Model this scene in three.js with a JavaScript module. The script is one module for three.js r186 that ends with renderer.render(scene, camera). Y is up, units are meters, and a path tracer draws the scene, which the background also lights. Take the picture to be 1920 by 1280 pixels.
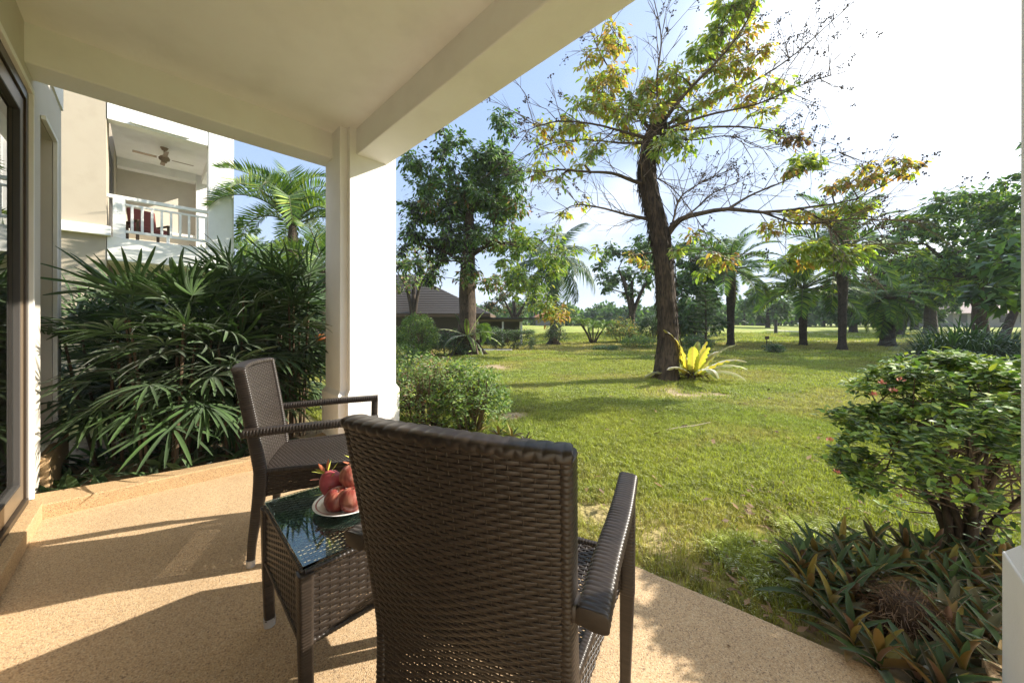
import * as THREE from 'three';
import { RoundedBoxGeometry } from 'three/addons/geometries/RoundedBoxGeometry.js';
import { mergeGeometries } from 'three/addons/utils/BufferGeometryUtils.js';

// ------------------------------------------------------------------ camera, sky, sun, exposure
const EYE = 1.1, F = 661, HY = 605;
const scene = new THREE.Scene();
const camera = new THREE.PerspectiveCamera(2 * Math.atan(640 / F) * 180 / Math.PI, 1.5, 0.05, 1500);
camera.position.set(0, EYE, 0);
camera.setViewOffset(1920, 1280, 0, 35, 1920, 1280);
const renderer = new THREE.WebGLRenderer({ antialias: true });
renderer.toneMapping = THREE.LinearToneMapping;
renderer.toneMappingExposure = 2.55;
renderer.shadowMap.enabled = true;
const SUN_AZ = Math.atan2(0.40, 0.915), SUN_EL = 28.8 * Math.PI / 180;
const sunDir = new THREE.Vector3(Math.cos(SUN_EL) * Math.cos(SUN_AZ), Math.sin(SUN_EL), -Math.cos(SUN_EL) * Math.sin(SUN_AZ));
const sun = new THREE.DirectionalLight(new THREE.Color(1, 0.925, 0.81), 4.1);
sun.position.copy(sunDir).multiplyScalar(60); sun.target.position.set(0, 0, -8);
sun.castShadow = true; sun.shadow.mapSize.set(4096, 4096); sun.shadow.radius = 1.2;
Object.assign(sun.shadow.camera, { left: -40, right: 40, top: 40, bottom: -40, near: 1, far: 200 });
scene.add(sun, sun.target);

function mulberry(a) { return () => { a |= 0; a = a + 0x6D2B79F5 | 0; let t = Math.imul(a ^ a >>> 15, 1 | a); t = t + Math.imul(t ^ t >>> 7, 61 | t) ^ t; return ((t ^ t >>> 14) >>> 0) / 4294967296; }; }
let rnd = mulberry(7);
const rr = (a, b) => a + (b - a) * rnd();
const gauss = () => (rnd() + rnd() + rnd() + rnd() - 2) * 1.0;
const clamp = (x, a, b) => Math.max(a, Math.min(b, x));
const sstep = (a, b, x) => { const t = clamp((x - a) / (b - a), 0, 1); return t * t * (3 - 2 * t); };
const lerp = (a, b, t) => a + (b - a) * t;
function hash(x, y, z) { let h = Math.imul(x, 374761393) ^ Math.imul(y, 668265263) ^ Math.imul(z, 1440662683); h = Math.imul(h ^ h >>> 13, 1274126177); return ((h ^ h >>> 16) >>> 0) / 4294967296; }
function noise(x, y, z = 0) {
  const i = Math.floor(x), j = Math.floor(y), k = Math.floor(z); let fx = x - i, fy = y - j, fz = z - k;
  fx = fx * fx * (3 - 2 * fx); fy = fy * fy * (3 - 2 * fy); fz = fz * fz * (3 - 2 * fz);
  const n = (a, b, c) => hash(i + a, j + b, k + c);
  return lerp(lerp(lerp(n(0, 0, 0), n(1, 0, 0), fx), lerp(n(0, 1, 0), n(1, 1, 0), fx), fy), lerp(lerp(n(0, 0, 1), n(1, 0, 1), fx), lerp(n(0, 1, 1), n(1, 1, 1), fx), fy), fz);
}
const fbm = (x, y, z = 0, o = 4) => { let s = 0, a = 0.5, t = 0; for (let i = 0; i < o; i++) { s += a * noise(x, y, z); t += a; a *= 0.5; x = x * 2.03 + 11.3; y = y * 2.03 + 5.7; z = z * 2.03 + 3.1; } return s / t; };

{ // the sky: hazy blue, whiter towards the sun and the horizon, thin broken cloud
  const W = 1024, H = 512, d = new Float32Array(W * H * 4);
  for (let j = 0; j < H; j++) for (let i = 0; i < W; i++) {
    const lat = ((j + 0.5) / H - 0.5) * Math.PI, lon = ((i + 0.5) / W - 0.5) * 2 * Math.PI;
    const x = Math.cos(lat) * Math.cos(lon), z = Math.cos(lat) * Math.sin(lon), y = Math.sin(lat);
    const g = Math.acos(clamp(x * sunDir.x + y * sunDir.y + z * sunDir.z, -1, 1)) * 180 / Math.PI;
    const up = Math.max(y, 0), hz = Math.pow(1 - up, 4.5);
    let c = [lerp(0.165, 0.41, hz), lerp(0.245, 0.46, hz), lerp(0.40, 0.52, hz)];
    const px = x / (up + 0.18), pz = z / (up + 0.18);
    const cl = sstep(0.52, 0.78, fbm(px * 1.1 + 3.2, pz * 1.1 + 9.0, 0.5, 5)) * 0.75 * sstep(-0.02, 0.12, y);
    c = [lerp(c[0], 0.58, cl), lerp(c[1], 0.61, cl), lerp(c[2], 0.65, cl)];
    const gl = 0.52 * Math.exp(-g / 19) + 2.2 * Math.exp(-g / 7);
    c = [c[0] + gl * 1.0, c[1] + gl * 0.95, c[2] + gl * 0.84];
    if (y < 0) { const t = sstep(0, -0.06, y); c = [lerp(c[0], 0.10, t), lerp(c[1], 0.12, t), lerp(c[2], 0.05, t)]; }
    d.set([...c, 1], (j * W + i) * 4);
  }
  const t = new THREE.DataTexture(d, W, H, THREE.RGBAFormat, THREE.FloatType);
  t.mapping = THREE.EquirectangularReflectionMapping; t.magFilter = t.minFilter = THREE.LinearFilter; t.needsUpdate = true;
  scene.background = t; scene.environment = t;
}
scene.fog = new THREE.FogExp2(new THREE.Color(0.80, 0.84, 0.86), 0.0008);

// ------------------------------------------------------------------ helpers
const V = (x, y, z) => new THREE.Vector3(x, y, z);
const P = (px, py, Z) => V((px - 960) / F * Z, EYE + (HY - py) / F * Z, -Z);          // a photograph's point at a depth
const GZ = (py, h = -0.06) => F * (EYE - h) / (py - HY);
const G = (px, py, h = -0.06) => P(px, py, GZ(py, h));                                // where that point meets the ground
const P0 = V(-1.407, 0, -3.05), AX = 0.6956, AZ = 0.7184, TH = Math.atan2(AZ, AX);
const LOC = (u, v, y = 0) => V(P0.x + u * AX - v * AZ, y, P0.z - u * AZ - v * AX);      // the house's own axes
const UV = (x, z) => [(x - P0.x) * AX - (z - P0.z) * AZ, -(x - P0.x) * AZ - (z - P0.z) * AX];
const used = {};
function numbered(n) { const k = used[n] = (used[n] ?? -1) + 1; return k ? `${n}_${String(k).padStart(3, '0')}` : n; }
function tag(o, label, category, group, kind) { if (label) o.userData.label = label; if (category) o.userData.category = category; if (group) o.userData.group = group; if (kind) o.userData.kind = kind; return o; }
function thing(name, label, category, pos = V(0, 0, 0), turn = 0, group) {
  const o = new THREE.Group(); o.name = numbered(name); scene.add(o); o.position.copy(pos); o.rotation.y = turn; return tag(o, label, category, group);
}
function part(parent, name, geo, mat, kind) {
  const m = new THREE.Mesh(geo, mat); m.name = parent === scene ? numbered(name) : name; m.castShadow = m.receiveShadow = true; parent.add(m); if (kind) m.userData.kind = kind; return m;
}
const struct = (name, geo, mat) => part(scene, name, geo, mat, 'structure');
const inHouse = o => { o.position.copy(P0); o.rotation.y = TH; return o; };
function bx(x0, x1, y0, y1, z0, z1, r = 0) {
  const w = x1 - x0, h = y1 - y0, d = z1 - z0;
  const g = r ? new RoundedBoxGeometry(w, h, d, 2, r) : new THREE.BoxGeometry(w, h, d);
  g.translate((x0 + x1) / 2, (y0 + y1) / 2, (z0 + z1) / 2);
  const p = g.attributes.position, n = g.attributes.normal, uv = g.attributes.uv;      // uv in metres
  for (let i = 0; i < p.count; i++) {
    const a = [Math.abs(n.getX(i)), Math.abs(n.getY(i)), Math.abs(n.getZ(i))];
    if (a[1] >= a[0] && a[1] >= a[2]) uv.setXY(i, p.getX(i), p.getZ(i)); else if (a[0] >= a[2]) uv.setXY(i, p.getZ(i), p.getY(i)); else uv.setXY(i, p.getX(i), p.getY(i));
  }
  return g.index ? g.toNonIndexed() : g;
}
const hb = (u0, u1, y0, y1, v0, v1, r = 0) => bx(u0, u1, y0, y1, -v1, -v0, r);           // a box in the house's axes
const merge = gs => mergeGeometries(gs.map(g => { const q = g.index ? g.toNonIndexed() : g; for (const k of Object.keys(q.attributes)) if (!['position', 'normal', 'uv'].includes(k)) q.deleteAttribute(k); return q; }));
class Buf {
  constructor() { this.p = []; this.c = []; this.uv = []; this.ix = []; }
  v(x, y, z, c, u = 0, w = 0) { this.p.push(x, y, z); if (c) this.c.push(c[0], c[1], c[2]); this.uv.push(u, w); return this.p.length / 3 - 1; }
  t(a, b, c) { this.ix.push(a, b, c); }
  q(a, b, c, d) { this.ix.push(a, b, c, a, c, d); }
  geo() {
    const g = new THREE.BufferGeometry();
    g.setAttribute('position', new THREE.Float32BufferAttribute(this.p, 3)); g.setAttribute('uv', new THREE.Float32BufferAttribute(this.uv, 2));
    if (this.c.length) g.setAttribute('color', new THREE.Float32BufferAttribute(this.c, 3));
    g.setIndex(this.ix); g.computeVertexNormals(); return g;
  }
  leaf(p, d, n, L, W, c, bend = 0.15, full = false) {                                     // a folded, pointed leaf
    const s = new THREE.Vector3().crossVectors(d, n).normalize(), m = new THREE.Vector3().crossVectors(s, d).normalize();
    const at = (t, w, h) => this.v(p.x + d.x * L * t + s.x * W * w + m.x * L * h, p.y + d.y * L * t + s.y * W * w + m.y * L * h, p.z + d.z * L * t + s.z * W * w + m.z * L * h, c);
    if (full) {
      const a = at(0, 0, 0), l1 = at(0.3, -0.46, -bend * 0.15 + 0.05), c1 = at(0.32, 0, -bend * 0.15), r1 = at(0.3, 0.46, -bend * 0.15 + 0.05), l2 = at(0.68, -0.38, -bend * 0.5 + 0.04), c2 = at(0.7, 0, -bend * 0.5), r2 = at(0.68, 0.38, -bend * 0.5 + 0.04), e = at(1, 0, -bend);
      this.t(a, c1, l1); this.t(a, r1, c1); this.q(l1, c1, c2, l2); this.q(c1, r1, r2, c2); this.t(l2, c2, e); this.t(c2, r2, e);
    } else {
      const a = at(0, 0, 0), l = at(0.42, -0.5, 0.05 - bend * 0.3), k = at(0.45, 0, -bend * 0.3), r = at(0.42, 0.5, 0.05 - bend * 0.3), e = at(1, 0, -bend);
      this.t(a, k, l); this.t(a, r, k); this.t(l, k, e); this.t(k, r, e);
    }
  }
  tube(pts, rad, sides = 6, c, wob = 0) {
    let prev = null, nrm = V(1, 0, 0.3), run = 0;
    for (let i = 0; i < pts.length; i++) {
      const a = pts[Math.max(0, i - 1)], b = pts[Math.min(pts.length - 1, i + 1)], t = V(b.x - a.x, b.y - a.y, b.z - a.z).normalize();
      nrm.addScaledVector(t, -nrm.dot(t)); if (nrm.lengthSq() < 1e-5) nrm.set(0, 0, 1).addScaledVector(t, -t.z); nrm.normalize();
      const bi = new THREE.Vector3().crossVectors(t, nrm), ring = [];
      if (i) run += pts[i].distanceTo(pts[i - 1]);
      for (let k = 0; k <= sides; k++) {
        const th = k / sides * 2 * Math.PI, kk = k % sides, r = rad[i] * (1 + wob * (fbm(kk * 0.9 + pts[0].x, run * 1.7, 4.4, 2) - 0.5));
        const cx = Math.cos(th) * r, sy = Math.sin(th) * r;
        ring.push(this.v(pts[i].x + nrm.x * cx + bi.x * sy, pts[i].y + nrm.y * cx + bi.y * sy, pts[i].z + nrm.z * cx + bi.z * sy, c, k / sides * 2 * Math.PI * rad[0], run));
      }
      if (prev) for (let k = 0; k < sides; k++) this.q(prev[k], prev[k + 1], ring[k + 1], ring[k]);
      prev = ring;
    }
    return this;
  }
}
function smooth(pts, n) { return new THREE.CatmullRomCurve3(pts, false, 'centripetal').getPoints(n); }
function rads(rs, n) { const o = []; for (let i = 0; i <= n; i++) { const t = i / n * (rs.length - 1), k = Math.min(rs.length - 2, Math.floor(t)); o.push(lerp(rs[k], rs[k + 1], t - k)); } return o; }

// ------------------------------------------------------------------ textures and materials
function dtex(W, H, f, srgb, rx = 1, ry = rx) {
  const d = new Uint8Array(W * H * 4);
  for (let j = 0; j < H; j++) for (let i = 0; i < W; i++) { const c = f(i, j), o = (j * W + i) * 4; for (let k = 0; k < 3; k++) { const x = clamp(c[k] ?? c[0], 0, 1); d[o + k] = 255 * (srgb ? (x <= 0.0031308 ? 12.92 * x : 1.055 * Math.pow(x, 1 / 2.4) - 0.055) : x); } d[o + 3] = 255; }
  const t = new THREE.DataTexture(d, W, H); if (srgb) t.colorSpace = THREE.SRGBColorSpace;
  t.wrapS = t.wrapT = THREE.RepeatWrapping; t.magFilter = THREE.LinearFilter; t.minFilter = THREE.LinearMipmapLinearFilter; t.generateMipmaps = true; t.repeat.set(rx, ry); t.needsUpdate = true; return t;
}
const tnoise = (i, j, W, s, o = 4, z = 0) => { const x = i / W, y = j / W, n = (a, b) => fbm(a * s, b * s, z, o); const bl = (t) => t; return lerp(lerp(n(x, y), n(x - 1, y), bl(x)), lerp(n(x, y - 1), n(x - 1, y - 1), bl(x)), bl(y)); };
function pebbles(N, cells) {                                                             // washed aggregate: small rounded stones set in mortar
  const cs = N / cells, col = [], hgt = new Float32Array(N * N), id = new Int32Array(N * N);
  for (let j = 0; j < N; j++) for (let i = 0; i < N; i++) {
    const ci = Math.floor(i / cs), cj = Math.floor(j / cs); let best = 9, w = 0;
    for (let a = -1; a <= 1; a++) for (let b = -1; b <= 1; b++) {
      const ai = (ci + a + cells) % cells, bj = (cj + b + cells) % cells;
      const dx = ci + a + 0.15 + 0.7 * hash(ai, bj, 1) - i / cs, dy = cj + b + 0.15 + 0.7 * hash(ai, bj, 2) - j / cs, dd = dx * dx + dy * dy;
      if (dd < best) { best = dd; w = bj * cells + ai; }
    }
    hgt[j * N + i] = 1 - Math.min(1, best * 1.9); id[j * N + i] = w;
  }
  return { hgt, id };
}
const PN = 1024, peb = pebbles(PN, 320);
const pebCol = (i, j) => {
  const k = j * PN + i, r = hash(peb.id[k], 5, 9), r2 = hash(peb.id[k], 8, 3), big = tnoise(i, j, PN, 6, 3), h = peb.hgt[k];
  let c = r < 0.62 ? [0.70, 0.53, 0.345] : r < 0.80 ? [0.78, 0.64, 0.46] : r < 0.93 ? [0.58, 0.41, 0.245] : [0.33, 0.24, 0.165];
  const s = (0.86 + 0.3 * r2) * (0.86 + 0.28 * big);
  const gap = sstep(0.12, 0.42, h);
  return [lerp(0.44, c[0], gap) * s, lerp(0.33, c[1], gap) * s, lerp(0.21, c[2], gap) * s];
};
const pebMap = dtex(PN, PN, pebCol, true, 1 / 1.15), pebBump = dtex(PN, PN, (i, j) => [peb.hgt[j * PN + i] * 0.8 + 0.2], false, 1 / 1.15);
const mPebble = new THREE.MeshStandardMaterial({ map: pebMap, bumpMap: pebBump, bumpScale: 0.0012, roughness: 0.8, color: new THREE.Color(0.76, 0.70, 0.61) });
const mKerb = mPebble.clone(); mKerb.color.setRGB(0.71, 0.625, 0.49);
const plaster = dtex(512, 512, (i, j) => { const n = tnoise(i, j, 512, 9, 5), m = tnoise(i, j, 512, 40, 2, 3); return ((st) => [st, st * (0.985 + 0.012 * n), st * (0.965 + 0.03 * n)])(0.94 + 0.06 * sstep(0.2, 0.62, n) + 0.03 * (m - 0.5)); }, true, 0.7);
const plasterB = dtex(512, 512, (i, j) => [tnoise(i, j, 512, 60, 3, 7) * 0.6 + tnoise(i, j, 512, 9, 3, 2) * 0.4], false, 0.9);
const paint = (r, g, b, o = {}) => new THREE.MeshStandardMaterial({ color: new THREE.Color(r, g, b), map: plaster, bumpMap: plasterB, bumpScale: 0.0012, roughness: 0.85, ...o });
const mWhite = paint(0.88, 0.875, 0.85), mCeil = paint(0.90, 0.89, 0.86), mCream = paint(0.62, 0.58, 0.50), mBeige = paint(0.43, 0.375, 0.285), mTrim = paint(0.85, 0.84, 0.79);
const mBronze = new THREE.MeshStandardMaterial({ color: new THREE.Color(0.075, 0.055, 0.04), roughness: 0.38, metalness: 0.5 });
const mBronzeLight = new THREE.MeshStandardMaterial({ color: new THREE.Color(0.26, 0.19, 0.12), roughness: 0.4, metalness: 0.4 });
const mPane = new THREE.MeshPhysicalMaterial({ color: new THREE.Color(0.72, 0.8, 0.77), transmission: 1, thickness: 0, roughness: 0.0, ior: 1.9 });
const mDark = new THREE.MeshStandardMaterial({ color: new THREE.Color(0.05, 0.045, 0.04), roughness: 0.7 });
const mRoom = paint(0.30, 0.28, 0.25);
const bark = (c1, c2, sx, sy) => { const f = (i, j) => { const n = tnoise(i, j, 256, 5, 4, 1), m = tnoise(i, (j * sy) | 0, 256, 22, 3, 5); const k = sstep(0.3, 0.68, 0.5 * n + 0.5 * m); return [0, 1, 2].map(q => lerp(c1[q], c2[q], k)); }; return new THREE.MeshStandardMaterial({ map: dtex(256, 256, f, true, sx), bumpMap: dtex(256, 256, (i, j) => [tnoise(i, (j * sy) | 0, 256, 22, 4, 5)], false, sx), bumpScale: 0.03, roughness: 0.95 }); };
const mBark = bark([0.02, 0.0145, 0.0105], [0.115, 0.08, 0.052], 1.6, 0.35), mBarkDark = bark([0.022, 0.016, 0.012], [0.085, 0.062, 0.042], 1.6, 0.35), mPalmBark = bark([0.025, 0.019, 0.013], [0.10, 0.075, 0.05], 2.2, 1);
const mTwig = new THREE.MeshStandardMaterial({ color: new THREE.Color(0.15, 0.105, 0.07), roughness: 0.9 });
const mStem = new THREE.MeshStandardMaterial({ color: new THREE.Color(0.10, 0.065, 0.035), roughness: 0.85 });
const leafMat = (tr = 0.4, coat = 0.25) => new THREE.MeshPhysicalMaterial({ vertexColors: true, transmission: tr, thickness: 0, roughness: 0.92, clearcoat: coat, clearcoatRoughness: 0.35, side: THREE.DoubleSide });
const mThin = leafMat(0.8, 0.0), mLeaf = leafMat(0.52, 0.06), mGloss = leafMat(0.38, 0.14), mFar = leafMat(0.45, 0), mPalm = leafMat(0.42, 0.08);
const leafMatSolid = new THREE.MeshStandardMaterial({ vertexColors: true, roughness: 0.9, side: THREE.DoubleSide });
const DARK = [[0.036, 0.085, 0.014], [0.05, 0.115, 0.018], [0.07, 0.15, 0.022]], MID = [[0.085, 0.18, 0.02], [0.12, 0.24, 0.025], [0.17, 0.30, 0.028]], LIME = [[0.20, 0.34, 0.03], [0.27, 0.40, 0.035], [0.36, 0.45, 0.035]], GOLD = [[0.50, 0.42, 0.035], [0.56, 0.40, 0.05], [0.48, 0.25, 0.05], [0.40, 0.42, 0.035]], RUST = [[0.30, 0.16, 0.05], [0.20, 0.11, 0.04], [0.16, 0.17, 0.03]];
const mix = (...ps) => ps.flat();
const pick = a => a[Math.floor(rnd() * a.length)];
const tint = (c, k = 0.25) => { const s = 1 + (rnd() - 0.5) * 2 * k; return [c[0] * s * rr(0.92, 1.08), c[1] * s, c[2] * s * rr(0.85, 1.15)]; };
const rdir = () => { const z = rr(-1, 1), a = rr(0, 6.2832), s = Math.sqrt(1 - z * z); return V(s * Math.cos(a), z, s * Math.sin(a)); };

// ------------------------------------------------------------------ ground
const hgt = (x, Z) => {
  let h = -0.06 + 0.02 * (fbm(x * 0.5, Z * 0.5, 1, 2) - 0.5) * sstep(2, 6, Z);
  h += sstep(23, 50, Z) * (1 - sstep(75, 120, Z)) * (0.25 + 0.75 * fbm(x * 0.06 + 4, Z * 0.05, 2, 2)) * 0.95;
  h -= sstep(17, 23, Z) * sstep(3.5, -1, x) * (1 - sstep(34, 44, Z)) * 0.55;
  return h;
};
const bare = (x, Z) => { // trodden or sandy earth
  const e = (cx, cz, r) => 1 - sstep(0.25, 1, Math.hypot(x - cx, Z - cz) / r);
  const n = fbm(x * 2.3, Z * 2.3, 6, 4); let b = 0;
  for (const [px, py, r] of [[1235, 1015, 0.26], [1330, 1080, 0.2], [1430, 1000, 0.14], [1120, 960, 0.22], [1290, 735, 1.1], [900, 690, 1.5], [1010, 800, 0.35], [970, 780, 0.4]]) { const g = G(px, py); b = Math.max(b, e(g.x, -g.z, r) * 1.5 * n); }
  const [u, v] = UV(x, -Z); if (v > 0.2 && v < 2.8 && u < 0.15 && u > -2.2) b = Math.max(b, 0.95 * (1 - sstep(2.0, 2.8, v)));
  if (v < -2.75 && u < 1.5 && u > 0.3) b = Math.max(b, 0.8 * sstep(1.3, 1.1, u) * sstep(-2.9, -3.1, v));
  return clamp(b, 0, 1);
};
const dry = (x, Z) => sstep(0.45, 0.68, fbm(x * 0.8 + 2, Z * 1.1 + 1, 3, 4)) * 0.62 + 0.75 * sstep(13.2, 15, Z + 2 * fbm(x * 0.3, Z * 0.3, 5) - 1) * (1 - sstep(19, 22, Z));
{
  const N = 320, b = new Buf(), K = 4.6, R = 420;
  const map = t => R * Math.sinh(K * t) / Math.sinh(K);
  for (let j = 0; j <= N; j++) for (let i = 0; i <= N; i++) {
    const x = map(i / N * 2 - 1) + 2, Z = map(j / N * 2 - 1) + 5, d = clamp(dry(x, Z), 0, 1), e = bare(x, Z), n = 0.8 + 0.4 * fbm(x * 1.1, Z * 1.1, 8, 3);
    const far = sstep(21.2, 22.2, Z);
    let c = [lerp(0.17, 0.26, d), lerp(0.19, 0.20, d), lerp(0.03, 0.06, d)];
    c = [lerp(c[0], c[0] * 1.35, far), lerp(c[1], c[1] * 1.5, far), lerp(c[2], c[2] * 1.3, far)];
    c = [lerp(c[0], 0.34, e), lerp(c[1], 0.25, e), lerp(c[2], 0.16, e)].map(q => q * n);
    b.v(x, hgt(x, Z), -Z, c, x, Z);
  }
  for (let j = 0; j < N; j++) for (let i = 0; i < N; i++) { const a = j * (N + 1) + i; b.q(a, a + 1, a + N + 2, a + N + 1); }
  const gt = dtex(512, 512, (i, j) => { const n = tnoise(i, j, 512, 90, 3, 2), m = tnoise(i, j, 512, 14, 3, 8); const k = 0.45 + 0.9 * n * (0.6 + 0.8 * m); return [k, k, k * 0.95]; }, true, 1 / 2.2);
  const gb = dtex(512, 512, (i, j) => [tnoise(i, j, 512, 90, 3, 2)], false, 1 / 2.2);
  struct('ground', b.geo(), new THREE.MeshStandardMaterial({ vertexColors: true, map: gt, bumpMap: gb, bumpScale: 0.03, roughness: 1, color: new THREE.Color(1.25, 1.25, 1.25) }));
  const path = (pts, w, name) => {
    const q = smooth(pts.map(([px, py]) => { const g = G(px, py); return V(g.x, 0, g.z); }), 70), pb = new Buf();
    q.forEach((p, i) => { const a = q[Math.max(0, i - 1)], c = q[Math.min(70, i + 1)], t = V(c.x - a.x, 0, c.z - a.z).normalize(); for (const s of [-1, -0.33, 0.33, 1]) { const x = p.x - t.z * s * w / 2, z = p.z + t.x * s * w / 2; pb.v(x, hgt(x, -z) + (Math.abs(s) === 1 ? -0.03 : 0.035), z, null, x, z); } });
    for (let i = 0; i < 70; i++) for (let k = 0; k < 3; k++) pb.q(i * 4 + k, i * 4 + k + 1, i * 4 + k + 5, i * 4 + k + 4);
    struct(name, pb.geo(), paint(0.50, 0.45, 0.38));
  };
  path([[1150, 641.5], [1330, 640], [1500, 639.5], [1640, 640], [1920, 638], [2300, 637]], 0.9, 'path');
  path([[1440, 623.5], [1530, 628], [1600, 632.5], [1700, 635.5], [1900, 636]], 1.0, 'path');
}

// ------------------------------------------------------------------ the veranda
{
  const ext = (pts, y0, y1, bev = 0) => {
    const g = new THREE.ExtrudeGeometry(new THREE.Shape(pts.map(p => new THREE.Vector2(p[0], p[1]))), { depth: y1 - y0 - bev, bevelEnabled: bev > 0, bevelThickness: bev, bevelSize: bev, bevelOffset: -bev, bevelSegments: 2, curveSegments: 8 });
    g.rotateX(-Math.PI / 2); g.translate(0, y0, 0); return g;
  };
  const curve = (pts, n) => new THREE.SplineCurve(pts.map(p => new THREE.Vector2(...p))).getPoints(n).map(p => [p.x, p.y]);
  const edge = curve([[0.50, -4.6], [0.42, -3.43], [0.395, -3.1], [0.37, -2.8], [0.33, -2.45], [0.31, -1.7], [0.35, -0.9], [0.47, -0.05]], 40);
  inHouse(struct('patio_floor', ext([[-1.66, -4.6], ...edge, [0.47, 0.10], [-1.66, 0.16]], -0.30, 0, 0.008), mPebble));
  const inner = curve([[-1.70, 0.128], [-1.2, 0.115], [-0.7, 0.088], [-0.35, 0.04], [-0.14, -0.06], [0.53, -0.07]], 24), outer = curve([[0.54, 0.5], [0.0, 0.47], [-0.12, 0.40], [-0.4, 0.245], [-0.7, 0.19], [-1.2, 0.265], [-1.70, 0.375]], 24);
  const kerb = thing('kerb', 'tan pebble-wash kerb step along the garden side of the patio', 'kerb'); inHouse(kerb);
  part(kerb, 'kerb_stone', ext([...inner, ...outer], -0.35, 0.082, 0.008), mKerb);
  const k2 = thing('kerb', 'tan pebble-wash kerb block under the column at the right edge', 'kerb'); inHouse(k2);
  part(k2, 'kerb_stone', ext([[-0.14, -4.5], [0.56, -4.5], [0.56, -3.415], [-0.14, -3.415]], -0.35, 0.082, 0.008), mKerb);
  inHouse(struct('ceiling', merge([hb(-6.2, 0.352, 2.80, 3.1, -4.8, 0.47), hb(-6.2, -1.69, 2.81, 3.1, 0.47, 1.46)]), mCeil));
  inHouse(struct('upper_wall', merge([hb(-1.95, -1.70, 3.1, 6.0, -4.8, 1.45), hb(0.06, 0.345, 3.1, 3.95, -3.9, 0.0), hb(-0.06, 0.46, 3.101, 6.0, 0.0, 0.465), hb(-0.06, 0.46, 3.101, 6.0, -3.917, -3.452)]), mWhite));
  inHouse(struct('upper_roof', hb(-6.2, 0.6, 6.0, 6.2, -4.9, 0.7), mCeil));
  const bm = thing('roof_beam', 'white plastered beam along the open lawn side of the veranda', 'beam'); inHouse(bm);
  part(bm, 'beam', hb(0.06, 0.345, 2.575, 2.82, -3.95, 0.03, 0.01), mWhite);
  const bm2 = thing('roof_beam', 'white plastered beam between the glass door wall and the column', 'beam'); inHouse(bm2);
  part(bm2, 'beam', hb(-1.72, -0.03, 2.575, 2.82, 0.23, 0.465, 0.01), mWhite);
  const bm3 = thing('roof_beam', 'white plastered beam at the near end of the veranda', 'beam'); inHouse(bm3);
  part(bm3, 'beam', hb(-1.72, 0.02, 2.575, 2.82, -3.9, -3.66, 0.01), mWhite);
  const frus = (u0, u1, v0, v1, e, y0, y1) => { const b = new Buf(), r = (k, y) => [b.v(u0 - k, y, -v0 + k), b.v(u1 + k, y, -v0 + k), b.v(u1 + k, y, -v1 - k), b.v(u0 - k, y, -v1 - k)]; const a = r(e, y0), c = r(0, y1); for (let i = 0; i < 4; i++) b.q(a[i], a[(i + 1) % 4], c[(i + 1) % 4], c[i]); const g = b.geo().toNonIndexed(); g.computeVertexNormals(); return g; };
  const col = thing('column', 'white column with rebated corners and low plinth between lawn and garden bed', 'column', LOC(0, 0, 0.08), TH, 'white veranda columns');
  const y = -0.08, A = [0, 0.40, 0, 0.465], B = [-0.06, 0.46, 0.055, 0.41], e = 0.025;
  part(col, 'shaft', merge([hb(A[0], A[1], y + 0.45, y + 2.83, A[2], A[3], 0.006), hb(B[0], B[1], y + 0.45, y + 2.83, B[2], B[3], 0.006)]), mWhite);
  part(col, 'plinth', merge([hb(A[0] - e, A[1] + e, y + 0.03, y + 0.475, A[2] - e, A[3] + e, 0.006), hb(B[0] - e, B[1] + e, y + 0.03, y + 0.475, B[2] - e, B[3] + e, 0.006), frus(...A, e - 0.003, y + 0.472, y + 0.51), frus(...B, e - 0.003, y + 0.472, y + 0.51)]), mWhite);
  const c2 = col.clone(); c2.name = numbered('column'); scene.add(c2); c2.position.copy(LOC(0, -3.917, 0.08)); c2.userData.label = 'white column sliver at the right edge beside the boat lilies';
  // house wall with the openings for the sliding door and the window beyond
  inHouse(struct('wall', merge([hb(-1.95, -1.70, 0.0, 2.82, -4.8, -3.1), hb(-1.95, -1.70, 2.40, 2.82, -3.1, 0.25), hb(-1.95, -1.70, -0.3, 2.82, 0.25, 0.66), hb(-1.95, -1.70, 2.42, 2.82, 0.66, 1.06), hb(-1.95, -1.70, 0.22, 2.82, 1.06, 1.45), hb(-1.95, -1.70, -0.3, 0.0, -4.8, 0.25)]), mCream));
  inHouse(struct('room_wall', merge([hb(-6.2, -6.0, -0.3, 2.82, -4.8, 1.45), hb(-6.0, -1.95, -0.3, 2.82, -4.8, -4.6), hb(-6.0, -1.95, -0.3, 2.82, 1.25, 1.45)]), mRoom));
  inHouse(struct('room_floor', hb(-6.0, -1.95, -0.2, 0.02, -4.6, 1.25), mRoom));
  const sk = thing('door_step', 'tan pebble-wash step along the foot of the glass door', 'step'); inHouse(sk);
  part(sk, 'step_stone', merge([hb(-1.72, -1.625, -0.02, 0.085, -3.3, 0.17, 0.006)]), mKerb);
  const sk2 = thing('skirting', 'tan pebble-wash skirting below the narrow side window', 'skirting'); inHouse(sk2);
  part(sk2, 'skirting_stone', merge([hb(-1.72, -1.66, -0.3, 0.215, 0.64, 1.44, 0.008)]), mKerb);
  // sliding door: outer frame, two glazed leaves
  const dr = thing('sliding_door', 'bronze-framed sliding glass door in the veranda wall', 'door', LOC(-1.70, 0.25, 0.085), TH);
  const db = (u0, u1, y0, y1, v0, v1, r = 0.003) => hb(u0, u1, y0 - 0.085, y1 - 0.085, v0 - 0.25, v1 - 0.25, r);
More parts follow.
